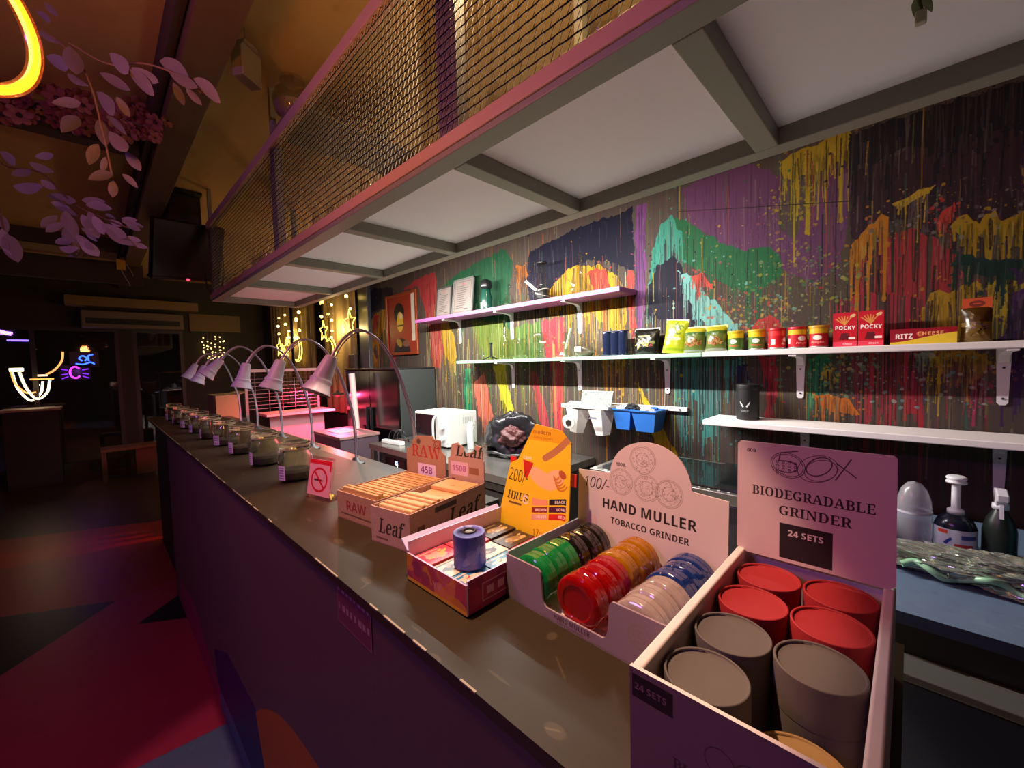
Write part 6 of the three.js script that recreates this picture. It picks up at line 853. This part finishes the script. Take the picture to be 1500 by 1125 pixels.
// ---------------------------------------------------------------- far end: curtains with fairy lights, red lit rack
{
  const cm = printed(128, 256, (g, w, h) => { g.fillStyle = '#8a744e'; g.fillRect(0, 0, w, h); grain(g, w, h, 1200, 5, ['#6a5636', '#a08a60'], 0.3); }, 0.7);
  const curtain = (label, z0, z1, y0, y1, folds, m = cm) => { const n = 60, g = new THREE.PlaneGeometry(z1 - z0, y1 - y0, n, 6), p = g.attributes.position; for (let i = 0; i < p.count; i++) p.setZ(i, 0.018 * Math.sin((p.getX(i) / (z1 - z0) + 0.5) * folds * 2 * PI) * (1 - 0.25 * p.getY(i))); g.computeVertexNormals(); g.rotateY(-PI / 2).translate(2.285, (y0 + y1) / 2, (z0 + z1) / 2); const t = thing('wall_curtain', label, 'curtain'); m.side = THREE.DoubleSide; part('cloth', g, m, t); part('rod', new THREE.CylinderGeometry(0.009, 0.009, z1 - z0 + 0.04, 10).rotateX(PI / 2).translate(2.285, y1 + 0.008, (z0 + z1) / 2), M('#4a4038', 0.5), t); };
  curtain('tan curtain panel nearest the steel column, lit by stars', -5.9, -4.9, 0.9, 2.62, 5); curtain('tan curtain panel farther along the wall, behind the moons', -7.15, -6.22, 0.9, 2.62, 5); curtain('dim tan curtain strip at the far end of the wall', -8.3, -7.3, 0.9, 2.62, 6);
  const sw = thing('wall_switch_box', 'small dark box on the curtain under the big star', 'box', [2.235, 1.42, -5.05]); part('body', bx(0, 0.04, 0, 0.24, 0, 0.17, 0.006), M('#3c2a22', 0.5), sw); part('cover', bx(-0.004, 0, 0.02, 0.22, 0.02, 0.15, 0.002), M('#4a362c', 0.4), sw);
  const warm = glow('#ffd468', 9), warm2 = glow('#ffcf50', 5), wire = M('#5a4a30', 0.6);
  const star = (R, r) => { const pts = []; for (let i = 0; i < 10; i++) { const a = PI / 2 + i * PI / 5, q = i % 2 ? r : R; pts.push(V(0, Math.sin(a) * q, Math.cos(a) * q)); } const segs = pts.map((p, i) => bar(p, pts[(i + 1) % 10], 0.008)); return mergeGeometries(segs.map(s => s.toNonIndexed())); };
  const moon = R => { const pts = []; for (let i = 0; i <= 14; i++) { const a = -2.2 + i / 14 * 4.4; pts.push(V(0, Math.sin(a) * R, Math.cos(a) * R)); } for (let i = 14; i >= 0; i--) { const a = -1.75 + i / 14 * 3.5; pts.push(V(0, Math.sin(a) * R * 0.86, Math.cos(a) * R * 0.72 - R * 0.2)); } const q = [...pts, pts[0]]; return mergeGeometries(q.slice(1).map((p, i) => bar(q[i], p, 0.010).toNonIndexed())); };
  const string = (label, items) => { const t = thing('fairy_light_curtain', label, 'fairy lights'); part('cable', [...items.map(([k, z, y]) => bar(V(2.21, y, z), V(2.22, 2.62, z), 0.003)), bar(V(2.22, 2.62, Math.min(...items.map(i => i[1])) - 0.1), V(2.22, 2.62, Math.max(...items.map(i => i[1])) + 0.1), 0.005)], wire, t); const sphere = new THREE.SphereGeometry(0.016, 8, 6); for (const [k, z, y, s = 1] of items) { if (k === 0) part('bulb', sphere.clone().scale(s, s, s).translate(2.2, y, z), warm, t); if (k === 1) part('star', star(0.15 * s, 0.065 * s).translate(2.2, y, z), warm2, t); if (k === 2) part('moon', moon(0.15 * s).translate(2.2, y, z), warm2, t); } };
  string('warm fairy lights with stars and a moon on the curtain by the column', [[0, -5.72, 2.39], [1, -5.72, 2.44, 0.6], [0, -5.4, 2.32], [0, -5.75, 2.2, 1.3], [0, -5.52, 2.21], [1, -5.7, 2.0, 0.95], [0, -5.42, 2.12, 1.2], [0, -4.95, 2.37, 1.4], [0, -4.85, 2.21], [1, -4.89, 2.04, 1.1], [0, -5.42, 1.98], [0, -5.45, 1.9], [2, -5.5, 1.72, 1.15]]);
  string('warm fairy lights with moons on the farther curtains', [[0, -7.56, 2.35], [0, -7.25, 2.37], [0, -7.62, 2.22, 1.3], [0, -7.24, 2.22, 1.4], [0, -7.6, 2.09, 1.1], [0, -6.61, 2.35, 1.5], [0, -6.74, 2.25, 1.7], [0, -6.62, 2.08, 1.3], [0, -6.75, 1.97, 1.2], [0, -7.1, 2.1, 1.2], [0, -7.2, 2.0], [1, -7.6, 1.86, 1.1], [1, -7.15, 1.98, 0.6], [1, -7.25, 1.83, 1.0], [2, -7.5, 1.78, 0.8], [2, -6.75, 1.80, 1.3]]);
  // little cascade on the far wall
  const r = rng(14), t = thing('fairy_light_cascade', 'small cascade of warm fairy lights on the far wall', 'fairy lights'), sp = new THREE.SphereGeometry(0.011, 6, 5), g2 = glow('#ffd880', 3.5); part('cable', Array.from({ length: 6 }, (_, k) => bar(V(1.38 + k * 0.055, 1.62 + k % 2 * 0.1, FAR + 0.05), V(1.38 + k * 0.055, 2.2, FAR + 0.05), 0.004)), wire, t);
  for (let i = 0; i < 46; i++) { const k = i % 6, y = 1.62 + r() * 0.52, w = Math.min(1, (y - 1.5) / 0.35); part('bulb', sp.clone().translate(1.52 + (k - 2.5) * 0.06 * w + (r() - 0.5) * 0.02, y, FAR + 0.06), g2, t); }
}
{
  // open shelf rack at the end of the back counter
  const t = thing('wire_shelf_rack', 'wire back shelf rack with pale rails tinted and lit red', 'rack', [1.08, 0, -5.0]);
  const railTint = M('#cf9c98', 0.5), wr = M('#9a8a86', 0.35, 0.6), panelTint = M('#c08c94', 0.6);  // rail and panel colours tinted towards the red lamp light
  part('top_rail', bx(0, 0.75, 1.475, 1.505, 0, 0.35, 0.004), railTint, t); part('lower_rail', bx(0.1, 0.78, 1.02, 1.045, 0.03, 0.4, 0.004), railTint, t); part('front_panel', bx(0.16, 0.70, 0.62, 1.02, 0.26, 0.28), panelTint, t); part('base', bx(0, 0.78, 0, 0.62, 0, 0.3), M('#221a1c', 0.6), t);
  for (const x of [0.01, 0.73]) part('post', bx(x, x + 0.025, 0.62, 1.5, 0.0, 0.03), wr, t);
  for (let i = 0; i < 10; i++) part('wire', bx(0.02, 0.74, 1.08 + i * 0.04, 1.084 + i * 0.04, 0.02, 0.024), wr, t); for (let i = 0; i < 5; i++) part('upright_wire', bx(0.1 + i * 0.13, 0.104 + i * 0.13, 1.045, 1.475, 0.026, 0.03), wr, t);
  const led = thing('red_lamp', 'small glowing red bulb by the wire rack', 'lamp', [1.83, 1.2, -4.44]); part('bulb', new THREE.SphereGeometry(0.018, 14, 10), glow('#ff1030', 5), led); part('socket', cyl(0.012, 0.012, 0.04, 0, 0.015, 0, 12), M('#222222', 0.5), led); part('shade', lathe([[0.012, 0.04], [0.05, 0.028], [0.075, 0.008], [0.073, 0.006], [0.048, 0.025], [0.01, 0.037]], 24), M('#2a1a1c', 0.6), led); part('flex', tube([[0, 0.05, 0], [0.05, 0.4, -0.2], [0.05, 1.0, -0.3], [0.0, CEIL - 1.2, -0.3]], 0.003, 24, 5), M('#1a1a1a', 0.6), led);  // shade over the red bulb added to block its upward light
  const box = thing('cardboard_box', 'tan cardboard box with an open flap beside the wire rack', 'box', [0.80, 1.02, -5.2]); part('body', bx(0, 0.2, 0, 0.24, 0, 0.42, 0.003), M('#a8895a', 0.8), box); part('flap', bx(0.2, 0.27, 0, 0.004, 0, 0.42).rotateZ(0.25).translate(0.0, 0.19, 0), M('#b89a6a', 0.8), box); part('tape', bx(0.08, 0.12, 0.2395, 0.2415, 0, 0.42), M('#8a6a3a', 0.4), box);
  const st = thing('box_stand', 'dark stand holding the cardboard box', 'stand', [0.79, 0, -5.22]); part('top', bx(0, 0.26, 0.99, 1.02, 0, 0.46, 0.004), M('#171518', 0.5), st); for (const [x, z] of [[0.02, 0.02], [0.24, 0.02], [0.02, 0.44], [0.24, 0.44]]) part('leg', bx(x - 0.015, x + 0.015, 0, 0.99, z - 0.015, z + 0.015), M('#171518', 0.5), st);
  // red lit side cabinet, leaflet and poster; red light is partly in their colours
  const c = thing('side_cabinet', 'dark side cabinet with red lit top next to the fridge', 'cabinet', [1.48, 0, -4.2]); part('body', bx(0, 0.36, 0.03, 0.86, 0, 0.62, 0.004), M('#4a3a44', 0.6), c); part('top', bx(-0.01, 0.37, 0.86, 0.885, -0.01, 0.63, 0.004), M('#8a6a66', 0.5), c); part('plinth', bx(0.01, 0.35, 0, 0.03, 0.01, 0.6), M('#111111', 0.6), c);
  const lf = mesh('leaflet', bx(1.55, 1.75, 0.886, 0.89, -4.1, -3.8), M('#c8b0a8', 0.6)); tag(lf, 'loose paper leaflet lying on the red lit side cabinet', 'paper'); const po = mesh('poster_roll', [cyl(0.03, 0.03, 0.55, 0, 0, 0, 16).rotateX(-0.12)], M('#d8b8b4', 0.5)); po.position.set(1.79, 0.89, -3.92); tag(po, 'pale rolled poster standing upright on the side cabinet against the fridge', 'poster');
}
{
  // air conditioner under a wooden board
  const t = thing('air_conditioner', 'wall air conditioner with dark outlet slot under a wooden board', 'air conditioner', [-0.1, 2.2, FAR]);
  part('body', bx(0, 1.2, 0, 0.26, 0.001, 0.2, 0.02), M('#6b5a50', 0.6), t); part('outlet', bx(0.05, 1.15, 0.06, 0.14, 0.196, 0.206, 0.004), M('#0c0a0a', 0.6), t); part('louver', [bx(0.05, 1.15, 0.03, 0.045, 0.2, 0.215), bx(0.05, 1.15, 0.15, 0.16, 0.2, 0.212)], M('#6b5a50', 0.6), t);
  const b = thing('wooden_board', 'long wooden board above the air conditioner', 'board', [-0.25, 2.52, FAR]); part('plank', bx(0, 1.55, 0, 0.14, 0.001, 0.25, 0.004), M('#7a5c40', 0.7), b);
  // yellow junction boxes and conduit
  const c = thing('ceiling_conduit', 'thin tan conduit pipe with two yellow junction boxes under the ceiling', 'conduit', [0, 0, -6.9]);
  part('pipe', tube([[-3.1, 3.0, 0], [0.2, 2.99, 0], [0.34, 2.985, 0]], 0.012, 30, 8), M('#8a6a3c', 0.5), c); part('pipe', tube([[-3.1, 2.86, 0.1], [0.2, 2.84, 0.1], [0.3, 2.835, 0.1]], 0.012, 30, 8), M('#8a6a3c', 0.5), c);
  for (const [x, y, z] of [[0.33, 2.93, 0], [0.29, 2.79, 0.1]]) { part('junction_box', bx(x - 0.04, x + 0.04, y - 0.05, y + 0.07, z - 0.03, z + 0.03, 0.006), M('#b8861c', 0.5), c); part('loose_wire', tube([[x, y - 0.05, z], [x + 0.03, y - 0.13, z], [x + 0.06, y - 0.2, z + 0.02], [x + 0.07, y - 0.24, z + 0.02]], 0.005, 16, 5), M('#8a7a74', 0.5), c); }
  const sheet = struct('trim_7', bx(-3.1, 0.5, 2.6, 2.86, -7.05, -7.0), M('#3a2a20', 0.8));
}
{
  // hanging screen seen from behind and below, tilted
  const t = thing('hanging_screen', 'black screen hung tilted from the ceiling with a tiny red standby light', 'screen', [0.62, 2.55, -4.45], 0);
  const T = g => g.rotateX(0.45).rotateY(0.35).rotateZ(0.12);
  part('panel', T(bx(-0.27, 0.27, -0.25, 0.22, -0.03, 0.03, 0.012)), M('#0d0b0b', 0.35), t); part('rear_housing', T(bx(-0.22, 0.22, -0.15, 0.18, -0.09, -0.03, 0.02)), M('#0f0d0d', 0.5), t); part('bezel', T(bx(-0.272, 0.272, -0.268, -0.242, -0.034, 0.036, 0.006)), M('#2a2624', 0.25, 0.3), t); part('standby_light', T(bx(-0.02, 0.0, -0.264, -0.25, 0.035, 0.041)), glow('#ff1830', 14), t);
  part('mount', [bx(-0.03, 0.03, 0.1, CEIL - 2.55, -0.12, -0.08), bx(-0.12, 0.12, CEIL - 2.57, CEIL - 2.55, -0.2, 0)], M('#171313', 0.5), t);
  part('cable', tube([[0.1, -0.2, 0.05], [0.12, -0.36, 0.06], [0.2, -0.32, 0.06], [0.24, -0.1, 0.02], [0.2, 0.3, 0]], 0.006, 30, 6), M('#0e0c0c', 0.5), t);
  const b = thing('ceiling_panel_box', 'dark box panel fixed above the hanging screen', 'box', [0.5, 2.78, -4.9]); part('body', bx(0, 0.24, 0, CEIL - 2.78, 0, 0.36, 0.006), M('#241a14', 0.7), b); part('cover', bx(0.02, 0.22, 0.02, 0.24, 0.36, 0.366), M('#2e221a', 0.6), b);
}
{
  // neon bits beyond: small signs, rope light loops
  const N = FAR - 0.022;
  const blue = thing('blue_neon_sign', 'tiny blue neon scribble sign at the dark far window', 'neon sign', [-0.09, 1.72, N]);
  part('neon_tube', tube([[-0.1, -0.06, 0], [-0.02, -0.07, 0], [0.06, -0.04, 0], [0.1, -0.07, 0]], 0.011, 20, 6), glow('#2a50ff', 5), blue); part('neon_tube', tube([[-0.03, -0.02, 0], [-0.06, 0.02, 0], [-0.02, 0.06, 0], [0.02, 0.02, 0], [0, -0.02, 0]], 0.011, 24, 6), glow('#2a50ff', 5), blue); part('neon_tube', tube([[0.04, -0.02, 0], [0.04, 0.06, 0], [0.09, 0.08, 0]], 0.011, 16, 6), glow('#2a50ff', 5), blue); part('backing', bx(-0.16, 0.15, -0.11, 0.12, -0.02, -0.015), M('#0a0a14', 0.3), blue);
  const pur = thing('purple_neon_sign', 'tiny magenta neon sign shaped like a C with rays', 'neon sign', [-0.2, 1.53, N]);
  part('neon_tube', tube(Array.from({ length: 12 }, (_, i) => { const a = 0.7 + i / 11 * 4.9; return V(Math.cos(a) * 0.055, Math.sin(a) * 0.085, 0); }), 0.012, 40, 6), glow('#d028ff', 5), pur); for (const s of [-1, 1]) for (const [y, y2] of [[0.035, 0.05], [-0.02, -0.03], [-0.06, -0.09]]) part('ray', bar(V(s * 0.075, y, 0), V(s * 0.14, y2, 0), 0.01), glow('#7020ff', 3), pur); part('backing', bx(-0.16, 0.16, -0.12, 0.11, -0.02, -0.015), M('#0a0814', 0.3), pur);
  const rl = thing('rope_light', 'warm white neon rope light hanging in loops at the far left', 'rope light', [-0.62, 1.38, FAR - 0.02]);
  const wm = glow('#ffe2b0', 4.5), om = glow('#ff9a4a', 2.2);
  part('loop', tube([[-0.19, 0.19, 0], [-0.14, -0.08, 0], [-0.03, -0.24, 0], [0.06, -0.14, 0], [0.09, 0.03, 0]], 0.013, 40, 8), wm, rl); part('loop', tube([[-0.12, 0.17, 0.03], [-0.06, -0.08, 0.03], [0.03, -0.22, 0.03], [0.12, -0.14, 0.03], [0.16, 0.05, 0.03]], 0.013, 40, 8), wm, rl); part('top_run', bx(-0.03, 0.2, 0.055, 0.075, 0, 0.04, 0.006), om, rl); part('loop', tube([[-0.2, 0.21, 0.02], [-0.16, 0.0, 0.02], [-0.06, -0.13, 0.02], [0.02, -0.12, 0.02]], 0.011, 30, 6), om, rl); part('top_run', bx(-0.21, -0.08, 0.18, 0.23, -0.01, 0.03, 0.006), wm, rl);
  const arc = thing('rope_light', 'curved warm neon strip left of the blue scribble sign', 'rope light', [-0.42, 1.6, FAR - 0.012]); part('strip', tube([[0.11, 0.24, 0], [0.09, 0.1, 0], [0.0, -0.04, 0], [-0.07, -0.09, 0]], 0.013, 30, 6), glow('#ff9050', 2.4), arc); part('strip', bx(-0.2, -0.06, -0.115, -0.09, -0.01, 0.01, 0.004), glow('#ffd0a0', 2.2), arc); part('clip', bx(-0.03, 0.02, -0.04, -0.02, -0.03, -0.012), M('#111111', 0.6), arc);
  const bar_ = thing('blue_light_tube', 'short blue violet light tube high on the far left', 'light', [-0.72, 2.0, FAR - 0.022]); part('tube', bx(-0.11, 0.09, -0.012, 0.012, -0.012, 0.012, 0.01), glow('#6a50ff', 4), bar_); part('holder', bx(-0.13, 0.11, 0.012, 0.03, -0.02, 0.02), M('#0c0c12', 0.5), bar_);
  const ctr = thing('far_counter', 'dark counter with pale edge below the rope light', 'counter', [-0.9, 0, FAR + 0.12]); part('top', bx(0, 0.55, 1.02, 1.05, 0, 0.5, 0.004), M('#8a7a66', 0.4), ctr); part('body', bx(0.03, 0.52, 0, 1.02, 0.02, 0.46), M('#16110f', 0.6), ctr);
  const be = thing('wooden_bench', 'brown wooden bench at the far end of the floor', 'bench', [0.0, 0, -8.2]); part('seat', bx(0, 0.7, 0.42, 0.46, 0, 0.35, 0.006), M('#6a4528', 0.6), be); part('front_board', bx(0.35, 0.7, 0.06, 0.42, 0.3, 0.33), M('#5c3c22', 0.6), be); for (const [x, z] of [[0.03, 0.03], [0.67, 0.03], [0.03, 0.32], [0.67, 0.32]]) part('leg', bx(x - 0.025, x + 0.025, 0, 0.42, z - 0.025, z + 0.025), M('#4a2f1a', 0.6), be);
}

// ---------------------------------------------------------------- artificial leaves and flowers
{
  const leafGeo = (() => { const n = 8, pos = [], idx = [], uv = []; for (let i = 0; i <= n; i++) { const t = i / n, w = Math.pow(Math.sin(PI * Math.pow(t, 0.85)), 0.8) * 0.185, z = 0.10 * Math.sin(t * PI); pos.push(t, z, -w, t, z - 0.05 * Math.sin(t * PI), 0, t, z, w); uv.push(t, 0, t, 0.5, t, 1); } for (let i = 0; i < n; i++) for (const k of [0, 1]) { const a = i * 3 + k; idx.push(a, a + 1, a + 3, a + 1, a + 4, a + 3); } const g = new THREE.BufferGeometry(); g.setAttribute('position', new THREE.Float32BufferAttribute(pos, 3)); g.setAttribute('uv', new THREE.Float32BufferAttribute(uv, 2)); g.setIndex(idx); g.computeVertexNormals(); return g; })();
  const lm = ['#5f5159', '#584a4e', '#675a63'].map(c => { const m = new THREE.MeshPhysicalMaterial({ color: c, roughness: 0.8, transmission: 0.25, thickness: 0, side: THREE.DoubleSide }); return m; }), stemM = M('#6a4c34', 0.8);
  const garland = (label, list, stems, seed, k = 1, tones = lm) => {
    const t = thing('leaf_garland', label, 'leaf garland'), r = rng(seed); part('stem', stems.map(s => tube(s, 0.003 * k, 40, 6)), stemM, t);
    list.forEach((L, i) => { const a = V(L[0], L[1], L[2]), b = V(L[3], L[4], L[5]), d = b.clone().sub(a), len = d.length() * 1.05; d.normalize(); const view = a.clone().sub(camera.position).normalize(), side = d.clone().cross(V(view.x, view.y + (r() - 0.5) * 1.2, view.z + (r() - 0.5) * 1.2).normalize()).normalize(), up = side.clone().cross(d).normalize(); const m = new THREE.Matrix4().makeBasis(d.clone().multiplyScalar(len), up.multiplyScalar(len), side.multiplyScalar(len * (0.8 + r() * 0.35))); m.setPosition(a); const o = part('leaf', leafGeo, tones[Math.floor(r() * 3)], t); o.applyMatrix4(m); });
  };
  garland('nearest pale leaf garland hanging beside the amber neon ring', LEAVES_NEAR, [[[-0.30, CEIL - 0.01, -2.2], [-0.141, 2.75, -2.159], [0.024, 2.52, -1.979], [0.062, 2.306, -1.927], [0.077, 2.147, -1.9]], [[0.0, 2.60, -2.02], [0.09, 2.53, -1.93], [0.17, 2.53, -1.85], [0.245, 2.48, -1.753], [0.30, 2.42, -1.70]]], 3);
  garland('farther pale leaf garland hanging lower, above the yellow junction boxes', [...LEAVES_FAR, ...LEAVES_FAR.slice(0, 18).map((L, i) => L.map((v, k) => v + [0.02, -0.035, 0.03][k % 3] * (i % 2 ? 1 : -1) * (k < 3 ? 0.7 : 1.1)))], [[[-0.4, CEIL - 0.01, -3.5], [-0.281, 2.6, -3.372], [-0.136, 2.54, -3.221], [-0.023, 2.372, -3.092], [0.167, 2.242, -2.889]], [[-0.32, 2.62, -3.4], [-0.295, 2.346, -3.368], [-0.278, 2.205, -3.34], [-0.256, 2.152, -3.314]]], 5, 1.4, ['#9a8a90', '#8a7a7c', '#a898a0'].map(c => new THREE.MeshPhysicalMaterial({ color: c, roughness: 0.8, transmission: 0.25, thickness: 0, side: THREE.DoubleSide })));
  // flower garland along the ceiling beam
  const t = thing('flower_garland', 'dusty pink flower garland running along the ceiling beam', 'flower garland'), r = rng(19); const pm = [M('#7a4038', 0.85), M('#8c564a', 0.85), M('#6a2c2c', 0.85)], ym = M('#2a1a10', 0.8);
  const flower = (() => { const l = []; for (let k = 0; k < 6; k++) l.push(new THREE.SphereGeometry(1, 8, 5).scale(0.5, 0.12, 0.34).rotateZ(0.35).translate(0.5, 0.1, 0).rotateY(k * PI / 3)); return geo(l); })(), heart = new THREE.SphereGeometry(0.2, 8, 6).translate(0, 0.12, 0);
  const vine = new THREE.CatmullRomCurve3([[-0.62, 3.02, -3.9], [-0.37, 2.99, -3.6], [-0.27, 2.95, -3.48], [-0.11, 2.96, -3.34], [0.03, 2.91, -3.2], [0.17, 2.86, -3.06], [0.31, 2.80, -2.9]].map(p => V(...p)));
  part('vine', new THREE.TubeGeometry(vine, 50, 0.008, 6), stemM, t);
  for (let i = 0; i < 95; i++) { const p = vine.getPoint(r()), f = part('flower', flower, pm[Math.floor(r() * 3)], t), s = 0.028 + r() * 0.034; f.position.set(p.x + (r() - 0.5) * 0.1, Math.min(3.02, p.y + (r() - 0.5) * 0.17), p.z + (r() - 0.5) * 0.12); f.scale.setScalar(s); f.rotation.set(PI * 0.62 + (r() - 0.5) * 1.4, (r() - 0.5) * 1.5, (r() - 0.5) * 1.4); part('heart', heart, ym, f); }
  // sprig poking down at the top right
  const sp = thing('plant_sprig', 'small olive sprig hanging under the rack at the top right edge', 'plant', [1.085, 2.128, -0.006]); const sm = M('#4a5230', 0.8);
  part('stem', tube([[0, 0.05, 0], [0.005, 0.02, 0.004], [0.0, -0.012, 0.01]], 0.003, 14, 6), sm, sp); part('tip', bx(-0.008, 0.008, -0.03, -0.008, 0.0, 0.016, 0.003), M('#a8a890', 0.4), sp);
  for (let k = 0; k < 7; k++) { const o = part('leaf', leafGeo, sm, sp); o.position.set(0, 0.02, 0.003); o.scale.setScalar(0.045 + (k % 3) * 0.012); o.rotation.set(0.3, k * 0.95, -0.25 + (k % 2) * 0.3); }
}

// sun free scene: every light and mesh casts and takes shadows
scene.traverse(o => { if (o.isMesh) o.castShadow = o.receiveShadow = true; });
renderer.render(scene, camera);
